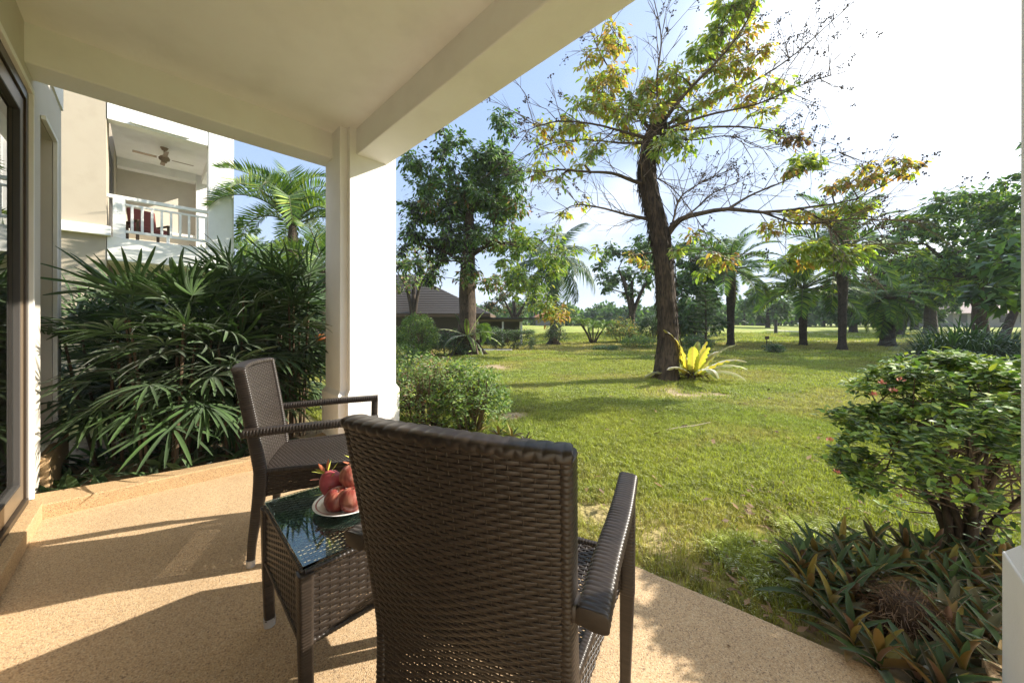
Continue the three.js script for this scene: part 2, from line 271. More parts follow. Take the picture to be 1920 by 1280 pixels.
  part(dr, 'frame', merge([db(-0.10, 0.012, 0.085, 2.405, 0.20, 0.252), db(-0.10, 0.012, 0.085, 2.405, -3.105, -3.05), db(-0.10, 0.014, 2.35, 2.405, -3.05, 0.20), db(-0.10, 0.02, 0.086, 0.118, -3.05, 0.20)]), mBronze);
  part(dr, 'trim', merge([db(0.004, 0.03, 0.086, 2.44, 0.252, 0.275), db(0.004, 0.03, 2.407, 2.44, -3.1, 0.251)]), mTrim);
  for (const [v0, v1, u, m] of [[-1.5, 0.195, -0.032, mBronzeLight], [-3.04, -1.42, -0.08, mBronzeLight]]) {
    const lf = part(dr, 'door_leaf', merge([db(u, u + 0.035, 0.12, 2.345, v1 - 0.085, v1), db(u, u + 0.035, 0.12, 2.345, v0, v0 + 0.085), db(u, u + 0.036, 2.26, 2.345, v0 + 0.085, v1 - 0.085), db(u, u + 0.036, 0.121, 0.215, v0 + 0.085, v1 - 0.085)]), m);
    part(lf, 'gasket', merge([db(u + 0.012, u + 0.038, 0.215, 2.26, v1 - 0.097, v1 - 0.085), db(u + 0.012, u + 0.038, 0.215, 0.228, v0 + 0.085, v1 - 0.097), db(u + 0.012, u + 0.038, 2.247, 2.26, v0 + 0.085, v1 - 0.097)]), mDark);
    const pg = new THREE.PlaneGeometry(v1 - v0 - 0.17, 2.05); pg.rotateY(Math.PI / 2); pg.translate(u + 0.017, 1.2375 - 0.085, -((v0 + v1) / 2 - 0.25)); part(lf, 'pane', pg, mPane);
  }
  const wn = thing('side_window', 'narrow bronze-framed window at the end of the veranda wall', 'window', LOC(-1.70, 0.66, 0.22), TH);
  const wb = (u0, u1, y0, y1, v0, v1) => hb(u0, u1, y0 - 0.22, y1 - 0.22, v0 - 0.66, v1 - 0.66, 0.003);
  part(wn, 'frame', merge([wb(-0.14, -0.06, 0.225, 2.415, 0.662, 0.70), wb(-0.14, -0.06, 0.225, 2.415, 1.02, 1.058), wb(-0.14, -0.062, 2.375, 2.415, 0.70, 1.02), wb(-0.14, -0.062, 0.225, 0.27, 0.70, 1.02)]), mBronzeLight);
  part(wn, 'trim', merge([wb(0.002, 0.025, 0.225, 2.45, 1.06, 1.10), wb(0.002, 0.025, 2.421, 2.45, 0.65, 1.06)]), mTrim);
  const wp = new THREE.PlaneGeometry(0.32, 2.105); wp.rotateY(Math.PI / 2); wp.translate(-0.10, 1.3225 - 0.22, -0.2); part(wn, 'pane', wp, mPane);
}

// ------------------------------------------------------------------ wicker furniture
const wickTex = dtex(256, 256, (i, j) => { const n = tnoise(i, j, 256, 20, 3, 4); return [0.75 + 0.5 * n, 0.74 + 0.48 * n, 0.73 + 0.45 * n].map(q => q * 0.8); }, true, 12);
const mWick = new THREE.MeshStandardMaterial({ color: new THREE.Color(0.034, 0.0255, 0.020), map: wickTex, roughness: 0.38, vertexColors: true });
const mCap = new THREE.MeshStandardMaterial({ color: new THREE.Color(0.45, 0.45, 0.46), roughness: 0.5, metalness: 0.3 });
function weave(b, S, rows, cols, w, amp, thick = 0.0011, seg = 4) {                       // flat strands passed in front of and behind the stakes by turns
  const e = 1e-3;
  for (let j = 0; j < rows; j++) {
    const v = (j + 0.5) / rows; let prev = null;
    for (let k = 0; k <= cols * seg; k++) {
      const u = k / (cols * seg), s = S(u, v), s2 = S(u, Math.min(1, v + e)), s1 = S(u, Math.max(0, v - e));
      const wc = (q => [q, q * 0.985, q * 0.97])(0.78 + 0.3 * hash(j, 7, rows) + 0.22 * hash(j, k >> 3, 11)), t = V(s2.p.x - s1.p.x, s2.p.y - s1.p.y, s2.p.z - s1.p.z).normalize(), n = s.n;
      const ph = Math.sin(Math.PI * u * cols + (j % 2 ? Math.PI : 0)), o = amp * Math.sign(ph) * Math.pow(Math.abs(ph), 0.7), tw = 0.0012 * (hash(j, k >> 3, 3) - 0.5);
      const ring = [];
      for (const [a, h] of [[-0.5, 0], [-0.28, 1], [0.28, 1], [0.5, 0], [0.28, -1], [-0.28, -1]]) ring.push(b.v(s.p.x + t.x * (a * w + tw) + n.x * (o + h * thick), s.p.y + t.y * (a * w + tw) + n.y * (o + h * thick), s.p.z + t.z * (a * w + tw) + n.z * (o + h * thick), wc, u * 0.5, v * 0.5));
      if (prev) for (let m = 0; m < 6; m++) b.q(prev[m], prev[(m + 1) % 6], ring[(m + 1) % 6], ring[m]);
      prev = ring;
    }
  }
  for (let k = 0; k < cols; k++) {                                                       // the stakes
    const pts = []; for (let j = 0; j <= 14; j++) { const s = S((k + 0.5) / cols, j / 14); pts.push(V(s.p.x, s.p.y, s.p.z)); }
    b.tube(pts, pts.map(() => 0.0022), 4, [0.8, 0.79, 0.78]);
  }
}
function wrap(b, pts, rx, ry, pitch, ridge, braid = false, per = 5, sides = 16, pw = 2) {   // a strand wound tightly round a member
  const cv = new THREE.CatmullRomCurve3(pts, false, 'centripetal'), L = cv.getLength(), n = Math.ceil(L / pitch * per); let prev = null, side = null;
  for (let i = 0; i <= n; i++) {
    const f = i / n, p = cv.getPointAt(f), t = cv.getTangentAt(f);
    side = V(1, 0, 0); if (Math.abs(t.x) > 0.8) side = V(0, 0, 1); side.addScaledVector(t, -side.dot(t)).normalize();
    const up = new THREE.Vector3().crossVectors(side, t), ring = [], a = typeof rx === 'function' ? rx(f) : rx, c = typeof ry === 'function' ? ry(f) : ry;
    for (let k = 0; k < sides; k++) {
      const th = k / sides * 2 * Math.PI, cs = Math.cos(th), sn = Math.sin(th), px = a * Math.sign(cs) * Math.pow(Math.abs(cs), 2 / (pw + 1)), py = c * Math.sign(sn) * Math.pow(Math.abs(sn), 2 / (pw + 1));
      const ph = f * L / pitch + (braid ? (Math.floor((th / Math.PI) * 2 + 0.0001) % 2) * 0.5 : 0.12 * Math.sin(th)), q = Math.abs(Math.sin(Math.PI * ph));
      const h = 1 + ridge * (Math.pow(q, 0.45) - 0.75) / Math.max(a, c) * (0.9 + 0.3 * hash(Math.floor(ph), k >> 3, 1));
      ring.push(b.v(p.x + (side.x * px + up.x * py) * h, p.y + (side.y * px + up.y * py) * h, p.z + (side.z * px + up.z * py) * h, (g => [g, g * 0.985, g * 0.97])(0.78 + 0.45 * hash(Math.floor(ph), 3, Math.round(L * 99))), k / sides * 0.1, f * L));
    }
    if (prev) for (let k = 0; k < sides; k++) b.q(prev[k], prev[(k + 1) % sides], ring[(k + 1) % sides], ring[k]);
    else { const c0 = b.v(p.x, p.y, p.z, [1, 1, 1]); for (let k = 0; k < sides; k++) b.t(c0, ring[(k + 1) % sides], ring[k]); }
    if (i === n) { const c0 = b.v(p.x, p.y, p.z, [1, 1, 1]); for (let k = 0; k < sides; k++) b.t(c0, ring[k], ring[(k + 1) % sides]); }
    prev = ring;
  }
}
function footCap(parent, p, r) { const g = new THREE.CylinderGeometry(r * 1.08, r * 1.0, 0.03, 16); g.translate(p.x, 0.015, p.z); part(parent, 'foot_cap', g, mCap); }
function makeChair(label) {                                                              // faces +z, origin on the floor
  const t = thing('wicker_armchair', label, 'chair', V(0, 0, 0), 0, 'wicker armchairs on the patio');
  // back line: z of the back's middle plane by height
  const zb = y => y > 0.42 ? lerp(-0.195, -0.272, Math.pow((y - 0.42) / 0.48, 1.15)) : lerp(-0.235, -0.195, sstep(0, 0.42, y));
  const hw = y => lerp(0.195, 0.222, clamp((y - 0.2) / 0.7, 0, 1));
  const bowl = (u, y) => -0.030 * (1 - Math.pow(Math.abs(2 * u - 1), 2.2)) * sstep(0.3, 0.6, y);   // the back is hollowed to the rear
  const surf = (y0, y1, off, face) => (u, v) => {
    const y = lerp(y0, y1, v) + (off < 0 ? 0.012 * Math.sin(Math.PI * u) * (1 - v) * -1 : 0), w = hw(y) + 0.016, x = (u - 0.5) * 2 * w, ed = Math.max(0, Math.abs(x) - (w - 0.022)) / 0.022;
    const z = zb(y) + off * (1 - 0.9 * ed * ed) + bowl(u, y); const nx = Math.sign(x) * ed * 0.9;
    const n = V(nx, 0.13, face * (1 - 0.6 * ed)).normalize(); return { p: V(x, y, z), n };
  };
  let b = new Buf(); weave(b, surf(0.215, 0.892, -0.022, -1), 80, 22, 0.0100, 0.0012, 0.0018);
  const rear = b.geo(); b = new Buf(); weave(b, surf(0.43, 0.885, 0.018, 1), 51, 22, 0.0092, 0.0013, 0.0015);
  part(t, 'backrest', mergeGeometries([rear, b.geo()]), mWick);
  b = new Buf(); { const pts = []; for (let i = 0; i <= 12; i++) { const u = i / 12; pts.push(V((u - 0.5) * 2 * (hw(0.9) + 0.014), 0.893 + 0.006 * Math.sin(Math.PI * u), zb(0.89) + bowl(u, 0.9))); } wrap(b, pts, 0.027, 0.0125, 0.03, 0.004, true, 10, 20); }
  part(t, 'top_rail', b.geo(), mWick);
  for (const s of [-1, 1]) {
    b = new Buf(); const pts = [0.89, 0.78, 0.66, 0.54, 0.42, 0.33, 0.22, 0.11, 0.02].map(y => V(s * (hw(y) + 0.006), y, zb(y)));
    wrap(b, pts, f => lerp(0.013, 0.017, sstep(0.3, 0.55, f)) * (1 - 0.25 * sstep(0.7, 1, f)), f => f < 0.55 ? 0.027 : lerp(0.028, 0.016, sstep(0.55, 1, f)), 0.0105, 0.003, false, 6, 14);
    const pm = part(t, 'back_leg', b.geo(), mWick); footCap(pm, pts[8], 0.017);
    // arm: comes out sideways from the back post, then forward
    b = new Buf(); const ax = s * 0.262;
    wrap(b, [V(s * 0.222, 0.615, -0.225), V(s * 0.245, 0.616, -0.225), V(ax + s * 0.008, 0.617, -0.222)], 0.019, 0.017, 0.012, 0.003, false, 5, 16, 3);
    wrap(b, [V(ax, 0.618, -0.245), V(ax, 0.622, -0.1), V(ax + s * 0.006, 0.626, 0.1), V(ax + s * 0.004, 0.628, 0.305)], 0.027, 0.017, 0.0125, 0.0034, true, 7, 24, 3);
    part(t, 'arm', b.geo(), mWick);
    b = new Buf(); wrap(b, [V(ax + s * 0.004, 0.612, 0.286), V(ax + s * 0.004, 0.5, 0.284), V(ax + s * 0.003, 0.30, 0.28)], 0.022, 0.019, 0.0095, 0.0018, false, 5, 14, 3);
    wrap(b, [V(ax + s * 0.003, 0.303, 0.28), V(ax, 0.15, 0.277), V(ax - s * 0.002, 0.02, 0.273)], f => lerp(0.0215, 0.015, f), f => lerp(0.0185, 0.0145, f), 0.006, 0.0006, false, 4, 14, 3);
    const fl = part(t, 'front_leg', b.geo(), mWick); footCap(fl, V(ax - s * 0.002, 0, 0.273), 0.017);
  }
  const sw = z => lerp(0.205, 0.245, clamp((z + 0.2) / 0.46, 0, 1));
  b = new Buf(); weave(b, (u, v) => { const z = lerp(-0.19, 0.262, v); return { p: V((u - 0.5) * 2 * sw(z), 0.425 - 0.008 * Math.sin(Math.PI * u) * Math.sin(Math.PI * v), z), n: V(0, 1, 0) }; }, 50, 24, 0.0094, 0.0014, 0.0014);
  { const fr = []; for (const z of [-0.19, 0.0, 0.262]) fr.push(V(sw(z), 0.422, z)); wrap(b, fr, 0.011, 0.012, 0.0095, 0.002, false, 5, 10); wrap(b, fr.map(p => V(-p.x, p.y, p.z)), 0.011, 0.012, 0.0095, 0.002, false, 5, 10); wrap(b, [V(-sw(0.262), 0.422, 0.264), V(0, 0.422, 0.268), V(sw(0.262), 0.422, 0.264)], 0.011, 0.012, 0.0095, 0.002, false, 5, 10); }
  part(t, 'seat', b.geo(), mWick);
  b = new Buf(); const apr = (q0, q1, n, c) => weave(b, (u, v) => ({ p: V(lerp(q0.x, q1.x, u), lerp(0.305 + 0.02 * Math.sin(Math.PI * u), 0.42, v), lerp(q0.z, q1.z, u)), n }), 13, c, 0.0090, 0.0014, 0.0014);
  apr(V(-0.245, 0, 0.262), V(0.245, 0, 0.262), V(0, 0, 1), 24); apr(V(0.207, 0, -0.19), V(0.245, 0, 0.26), V(1, 0, 0), 22); apr(V(-0.207, 0, -0.19), V(-0.245, 0, 0.26), V(-1, 0, 0), 22);
  part(t, 'apron', b.geo(), mWick);
  return t;
}
const place = (o, X, Z, fx, fz) => { o.position.set(X, 0, -Z); o.rotation.set(0, Math.atan2(fx, -fz), 0); return o; };
const chairA = place(makeChair('brown wicker armchair seen from behind, nearest to us beside the table'), -0.012, 0.898, 0.40, 0.916);
const chairB = chairA.clone(); chairB.name = numbered('wicker_armchair'); scene.add(chairB); place(chairB, -1.035, 1.865, 0.935, 0.36); chairB.userData.label = 'brown wicker armchair seen side-on between the table and the palms';
{
  const t = thing('wicker_side_table', 'square brown wicker side table with green glass top', 'table', V(-0.558, 0, -1.283), Math.PI / 4), h = 0.24;
  const b = new Buf();
  for (const [q0, q1, n] of [[[-h, h], [h, h], [0, 1]], [[h, h], [h, -h], [1, 0]], [[h, -h], [-h, -h], [0, -1]], [[-h, -h], [-h, h], [-1, 0]]])
    weave(b, (u, v) => ({ p: V(lerp(q0[0], q1[0], u), lerp(0.235, 0.432, v), lerp(q0[1], q1[1], u)), n: V(n[0], 0, n[1]) }), 21, 18, 0.0112, 0.0015, 0.0017);
  for (let i = 0; i < 4; i++) { const a = i * Math.PI / 2, r = h * 1.4142, c = k => V(r * Math.cos(a + k * Math.PI / 2 + 0.7854), 0, r * Math.sin(a + k * Math.PI / 2 + 0.7854)); for (const yy of [0.432, 0.236]) { const p = c(0), q = c(1); p.y = q.y = yy; wrap(b, [p, V((p.x + q.x) / 2, yy, (p.z + q.z) / 2), q], 0.008, 0.007, 0.011, 0.002, false, 5, 10); } }
  part(t, 'apron', b.geo(), mWick);
  const tb = new Buf(); weave(tb, (u, v) => ({ p: V((u - 0.5) * 0.47, 0.432, (v - 0.5) * 0.47), n: V(0, 1, 0) }), 46, 20, 0.0104, 0.0014, 0.0014);
  part(t, 'woven_top', tb.geo(), mWick);
  for (const [sx, sz] of [[1, 1], [1, -1], [-1, 1], [-1, -1]]) {
    const lb = new Buf(); wrap(lb, [V(sx * (h - 0.004), 0.43, sz * (h - 0.004)), V(sx * (h - 0.006), 0.2, sz * (h - 0.006)), V(sx * (h - 0.01), 0.025, sz * (h - 0.01))], f => lerp(0.02, 0.0165, f), f => lerp(0.02, 0.0165, f), 0.0085, 0.0012, false, 5, 14, 3);
    const l = part(t, 'leg', lb.geo(), mWick); footCap(l, V(sx * (h - 0.01), 0, sz * (h - 0.01)), 0.018);
  }
  part(t, 'glass_top', bx(-h - 0.004, h + 0.004, 0.4415, 0.4495, -h - 0.004, h + 0.004, 0.002), new THREE.MeshPhysicalMaterial({ color: 0xffffff, transmission: 1, thickness: 0.008, roughness: 0.02, ior: 1.52, attenuationColor: new THREE.Color(0.30, 0.72, 0.58), attenuationDistance: 0.04 }));
}
{ // plate and fruit
  const c = V(-0.585, 0.4515, -1.262);
  const pl = thing('plate', 'white plate with a red rim line on the glass table', 'plate', c);
  const prof = [[0, 0], [0.055, 0], [0.062, 0.004], [0.095, 0.012], [0.114, 0.017], [0.115, 0.0185], [0.112, 0.0195], [0.094, 0.0152], [0.062, 0.0075], [0.05, 0.0045], [0, 0.0045]].map(p => new THREE.Vector2(...p));
  part(pl, 'dish', new THREE.LatheGeometry(prof, 56), new THREE.MeshPhysicalMaterial({ color: new THREE.Color(0.82, 0.81, 0.78), roughness: 0.25, clearcoat: 0.6 }));
  part(pl, 'rim_line', new THREE.LatheGeometry([[0.1005, 0.0172], [0.1055, 0.0186]].map(p => new THREE.Vector2(...p)), 56), new THREE.MeshStandardMaterial({ color: new THREE.Color(0.25, 0.03, 0.03), roughness: 0.3, side: THREE.DoubleSide }));
  const skin = dtex(256, 128, (i, j) => { const n = tnoise(i, j * 0.4, 256, 30, 4, 9), m = fbm(Math.cos(i / 256 * 6.283) * 2, Math.sin(i / 256 * 6.283) * 2, j / 30, 3); const k = sstep(0.35, 0.75, 0.6 * n + 0.4 * m); return [lerp(0.22, 0.48, k), lerp(0.035, 0.20, k), lerp(0.03, 0.13, k)]; }, true);
  const mFruit = new THREE.MeshPhysicalMaterial({ map: skin, roughness: 0.38, clearcoat: 0.25 });
  const fg = new THREE.LatheGeometry([[0.0005, 0.006], [0.006, 0.001], [0.018, 0.002], [0.032, 0.013], [0.0405, 0.033], [0.0405, 0.045], [0.035, 0.062], [0.024, 0.073], [0.012, 0.0755], [0.004, 0.071], [0.0005, 0.068]].map(p => new THREE.Vector2(...p)), 28);
  const spots = [[-0.026, 0.006, 0.045, 'round red fruit at the front left of the plate'], [0.038, 0.008, 0.063, 'round red fruit at the front middle of the plate'], [0.020, 0.066, 0.010, 'round red fruit resting on top of the pile'], [0.075, 0.008, 0.004, 'round red fruit behind the chair back on the plate']];
  for (const [x, y, z, l] of spots) { const f = thing('red_fruit', l, 'fruit', V(c.x + x, c.y + y, c.z + z), rr(0, 6), 'fruit on the plate'); f.rotation.z = rr(-0.3, 0.3); f.rotation.x = rr(-0.25, 0.25); part(f, 'skin', fg, mFruit); const st = new THREE.CylinderGeometry(0.0012, 0.0016, 0.014, 6); st.translate(0, 0.075, 0); part(f, 'stalk', st, mStem); }
  const mDragon = new THREE.MeshPhysicalMaterial({ vertexColors: true, roughness: 0.45, side: THREE.DoubleSide });
  const dragon = (x, y, z, rx, rz, l) => {
    const f = thing('dragon_fruit', l, 'fruit', V(c.x + x, c.y + y, c.z + z), 0.6, 'fruit on the plate'); f.rotation.x = rx; f.rotation.z = rz;
    const g = new THREE.SphereGeometry(1, 26, 20); g.scale(0.04, 0.052, 0.04); g.translate(0, 0.05, 0); const q = []; for (let i = 0; i < g.attributes.position.count; i++) { const n = rr(0.85, 1.1); q.push(0.36 * n, 0.06 * n, 0.075 * n); } g.setAttribute('color', new THREE.Float32BufferAttribute(q, 3)); part(f, 'skin', g, mDragon);
    for (let i = 0; i < 19; i++) { const th = i * 2.4, yy = i < 14 ? 0.012 + i * 0.0062 : 0.098, rad = i < 14 ? 0.04 * Math.sqrt(Math.max(0.05, 1 - ((yy - 0.05) / 0.052) ** 2)) : 0.008; const lb = new Buf(), o = V(Math.cos(th), 0, Math.sin(th)); const up = i < 14 ? 0.9 : 2.2; lb.leaf(V(o.x * rad * 0.97, yy, o.z * rad * 0.97), V(o.x, up, o.z).normalize(), o, i < 14 ? rr(0.022, 0.035) : rr(0.04, 0.055), 0.014, i % 3 ? [0.42, 0.44, 0.07] : [0.5, 0.16, 0.08], -0.35, true); part(f, 'bract', lb.geo(), mDragon); }
  };
  dragon(-0.045, 0.02, -0.018, -0.25, 0.55, 'dragon fruit with green bracts at the left of the plate');
  dragon(0.028, 0.05, -0.045, 0.1, 0.1, 'dragon fruit with long pale bracts at the back of the plate');
}

// ------------------------------------------------------------------ the neighbouring building
{
  const t = thing('neighbouring_building', 'beige and white house with balcony beyond the palms', 'building', LOC(0, 9, 0), TH);
  const b = (u0, u1, y0, y1, v0, v1, r = 0.006) => hb(u0, u1, y0, y1, v0 - 9, v1 - 9, r);
  part(t, 'wall', merge([b(-5.5, -1.87, -0.2, 7.3, 9.0, 9.3), b(-5.5, -5.2, -0.2, 7.3, 9.3, 20), b(-2.1, -1.87, -0.2, 2.8, 9.3, 9.75), b(-2.1, -1.87, -0.2, 2.8, 11.75, 12.7), b(-2.1, -1.87, 2.8, 7.3, 11.6, 12.7), b(-2.1, -1.87, 2.8, 7.3, 9.3, 9.75)], 0), mBeige);
  part(t, 'back_wall', merge([b(-5.2, 0.41, -0.2, 2.8, 12.7, 12.95), b(-5.2, 0.41, 2.8, 7.3, 12.7, 12.95)]), paint(0.60, 0.55, 0.46));
  part(t, 'ledge', merge([b(-5.6, -1.80, 3.06, 3.27, 8.86, 9.05)]), mTrim);
  const colm = (u0, u1, v0, v1, n) => part(t, n, merge([b(u0, u1, -0.1, 7.3, v0, v1), b(u0 + 0.05, u1 + 0.045, -0.1, 7.29, v0 + 0.05, v1 - 0.05)]), mWhite);
  colm(-0.116, 0.37, 8.97, 9.38, 'column'); colm(-0.116, 0.37, 12.45, 12.9, 'column');
  part(t, 'balcony_slab', b(-1.86, 0.30, 2.52, 3.05, 8.98, 12.6), mTrim);
  part(t, 'balcony_ceiling', b(-1.86, 0.35, 5.98, 6.3, 9.1, 12.7), mCeil);
  part(t, 'patio_ceiling', b(-1.86, 0.35, 2.49, 2.515, 9.1, 12.6), mCeil);
  part(t, 'balcony_beam', merge([b(-1.86, -0.12, 5.72, 7.3, 8.985, 9.24), b(0.02, 0.30, 5.72, 7.3, 9.38, 12.45), b(-1.86, -0.12, 5.72, 6.0, 12.4, 12.7)]), mWhite);
  { const s = new THREE.Shape(); const m = (x, y) => [x, y]; [m(-1.50, 5.74), m(-1.44, 5.80), m(-0.58, 5.80), m(-0.50, 5.74), m(-0.55, 5.73), m(-1.45, 5.73)].forEach((p, i) => i ? s.lineTo(...p) : s.moveTo(...p)); const g = new THREE.ExtrudeGeometry(s, { depth: 0.05, bevelEnabled: true, bevelSize: 0.01, bevelThickness: 0.01, bevelSegments: 1 }); g.translate(0, 0.03, 0.005); part(t, 'beam_moulding', g, mTrim); }
  part(t, 'door', merge([b(-2.06, -1.9, 3.06, 5.6, 9.76, 11.6)]), mDark);
  // balustrade
  const rail = part(t, 'balustrade', merge([b(-1.87, -0.11, 3.96, 4.04, 9.03, 9.12), b(-1.58, -0.11, 3.83, 3.875, 9.05, 9.10), b(-1.58, -0.11, 3.20, 3.26, 9.05, 9.10), b(-0.9, -0.84, 3.05, 3.20, 9.05, 9.10)]), mTrim);
  for (let i = 0; i < 9; i++) part(rail, 'baluster', b(-1.50 + i * 0.165, -1.453 + i * 0.165, 3.26, 3.83, 9.052, 9.098, 0.004), mTrim);
  part(t, 'end_panel', b(-1.78, -1.58, 3.06, 3.958, 9.03, 9.12), mTrim);
  part(t, 'railing', merge([b(-1.86, -0.12, 3.9, 3.98, 12.5, 12.6), b(-1.86, -0.12, 3.4, 3.55, 12.51, 12.59)]), mTrim);
  // ceiling fan
  const fp = LOC(-0.9, 10.7, 5.98), fan = thing('ceiling_fan', 'brown ceiling fan with four blades over the neighbouring balcony', 'fan', fp, 0.5);
  const rod = new THREE.CylinderGeometry(0.018, 0.018, 0.22, 10); rod.translate(0, -0.12, 0); const can = new THREE.CylinderGeometry(0.09, 0.05, 0.07, 16); can.translate(0, -0.035, 0); part(fan, 'rod', merge([rod, can]), mBronzeLight);
  part(fan, 'motor', new THREE.LatheGeometry([[0.001, -0.42], [0.05, -0.41], [0.06, -0.37], [0.11, -0.34], [0.12, -0.29], [0.09, -0.24], [0.04, -0.21], [0.001, -0.21]].map(p => new THREE.Vector2(...p)), 24), mBronzeLight);
  for (let i = 0; i < 4; i++) { const g = new RoundedBoxGeometry(0.46, 0.01, 0.10, 2, 0.004); g.rotateX(0.2); g.translate(0.38, -0.30, 0); g.rotateY(i * Math.PI / 2 + 0.35); part(fan, 'blade', g, mBronzeLight); }
  const ch = thing('balcony_chair', 'dark red cushioned chair behind the balcony balusters', 'chair', LOC(-1.2, 9.9, 3.05), TH + 0.4), mRed = new THREE.MeshStandardMaterial({ color: new THREE.Color(0.17, 0.045, 0.035), roughness: 0.9 });
  part(ch, 'seat', bx(-0.27, 0.27, 0.34, 0.46, -0.26, 0.26, 0.04), mRed); const bk = bx(-0.27, 0.27, 0, 0.56, -0.05, 0.05, 0.04); bk.rotateX(-0.2); bk.translate(0, 0.44, -0.27); part(ch, 'backrest', bk, mRed);
  for (const s of [-1, 1]) { part(ch, 'arm', bx(s * 0.3 - 0.035, s * 0.3 + 0.035, 0.56, 0.60, -0.28, 0.26, 0.012), mStem); part(ch, 'leg', bx(s * 0.3 - 0.025, s * 0.3 + 0.025, 0, 0.56, 0.18, 0.23, 0.01), mStem); part(ch, 'leg', bx(s * 0.3 - 0.025, s * 0.3 + 0.025, 0, 0.56, -0.3, -0.25, 0.01), mStem); }
}

// ------------------------------------------------------------------ trees
function growTree(o, { trunk, limbs = [], clumps, leafL = 0.2, leafW = 0.4, droop = 0.2, mats = [mBark, mTwig, mLeaf], sides = 10, twigs = 6, twigR = 0.006, wob = 0.35, full = false, limbR = 1 }) {
  const org = o.position, loc = p => V(p.x - org.x, p.y - org.y, p.z - org.z);
  const nodes = [], tb = new Buf(), lb = new Buf(), wb = new Buf(), cb = new Buf();
  const addPath = (buf, pts, rs, n, sd) => { const q = smooth(pts, n), r = rads(rs, n); buf.tube(q.map(loc), r, sd, null, wob); q.forEach((p, i) => nodes.push({ p, r: r[i] })); };
  addPath(tb, trunk.map(q => q[0]), trunk.map(q => q[1]), 26, sides + 4);
  for (const l of limbs) addPath(lb, l.map(q => q[0]), l.map(q => q[1]), 14, 7);
  const top = trunk[trunk.length - 1][0];
  clumps.sort((a, b) => a[0].distanceTo(top) - b[0].distanceTo(top));
  for (const [c, r, n, pal, dens = 1] of clumps) {
    let best = null, bd = 1e9; for (const q of nodes) { const d = q.p.distanceTo(c) + Math.max(0, q.p.y - c.y + r * 0.4) * 1.5; if (d < bd) { bd = d; best = q; } }
    const dl = best.p.distanceTo(c);
    if (dl > 0.05) {
      const mid = best.p.clone().lerp(c, 0.5).add(V(rr(-1, 1), rr(-0.2, 1), rr(-1, 1)).multiplyScalar(dl * 0.14)), q = smooth([best.p, mid, c], 6), r0 = Math.min(best.r * 0.7, (0.012 + 0.022 * dl) * limbR) + 0.003, rs = rads([r0, r0 * 0.65, Math.max(twigR * 1.3, r0 * 0.3)], 6);
      lb.tube(q.map(loc), rs, 5, null, 0.2); q.forEach((p, i) => i && nodes.push({ p, r: rs[i] }));
    }
    const ends = [];
    for (let k = 0; k < twigs; k++) { const d = rdir(); d.y = d.y * 0.7 + 0.15; const e = c.clone().addScaledVector(d, r * rr(0.6, 1.05)), m = c.clone().lerp(e, 0.5).add(V(rr(-1, 1), rr(-1, 1), rr(-1, 1)).multiplyScalar(r * 0.12)); wb.tube([c, m, e].map(loc), [twigR * 1.2, twigR, twigR * 0.5], 3); ends.push([m, e]); }
    for (let k = 0; k < n; k++) {
      let p; if (ends.length && rnd() < 0.6) { const [m, e] = ends[Math.floor(rnd() * ends.length)]; p = m.clone().lerp(e, rr(-0.3, 1.05)).add(V(gauss(), gauss(), gauss()).multiplyScalar(r * 0.13)); } else p = c.clone().add(V(gauss(), gauss() * 0.8, gauss()).multiplyScalar(r * 0.62));
      const out = p.clone().sub(c).normalize(), d = V(out.x + rr(-0.8, 0.8), out.y * 0.6 + rr(-0.6, 0.5) - droop * 2, out.z + rr(-0.8, 0.8)).normalize(), nn = V(rr(-0.7, 0.7), 1, rr(-0.7, 0.7)).normalize();
      const L = leafL * rr(0.65, 1.25); cb.leaf(loc(p), d, nn, L, L * leafW, tint(pick(pal)), rr(0.05, 0.3), full);
    }
  }
  part(o, 'trunk', tb.geo(), mats[0]); if (lb.ix.length) part(o, 'limbs', lb.geo(), mats[0], 'stuff'); if (wb.ix.length) part(o, 'twigs', wb.geo(), mats[1], 'stuff'); part(o, 'crown', cb.geo(), mats[2], 'stuff');
}
const blobs = (list, Z, jz, pal, dens, sub) => { // ellipses drawn in the photograph, filled with clumps at their depth
  const out = []; for (const [px, py, rx, ry, n, pl] of list) for (let i = 0; i < n; i++) { let a, b; do { a = rr(-1, 1); b = rr(-1, 1); } while (a * a + b * b > 1); const z = Z + gauss() * jz, c = P(px + a * rx, py + b * ry, Z); c.z = -z; const r = sub * rr(0.75, 1.25); out.push([c, r, Math.round(dens * rr(0.7, 1.3)), pl || pal]); } return out;
};
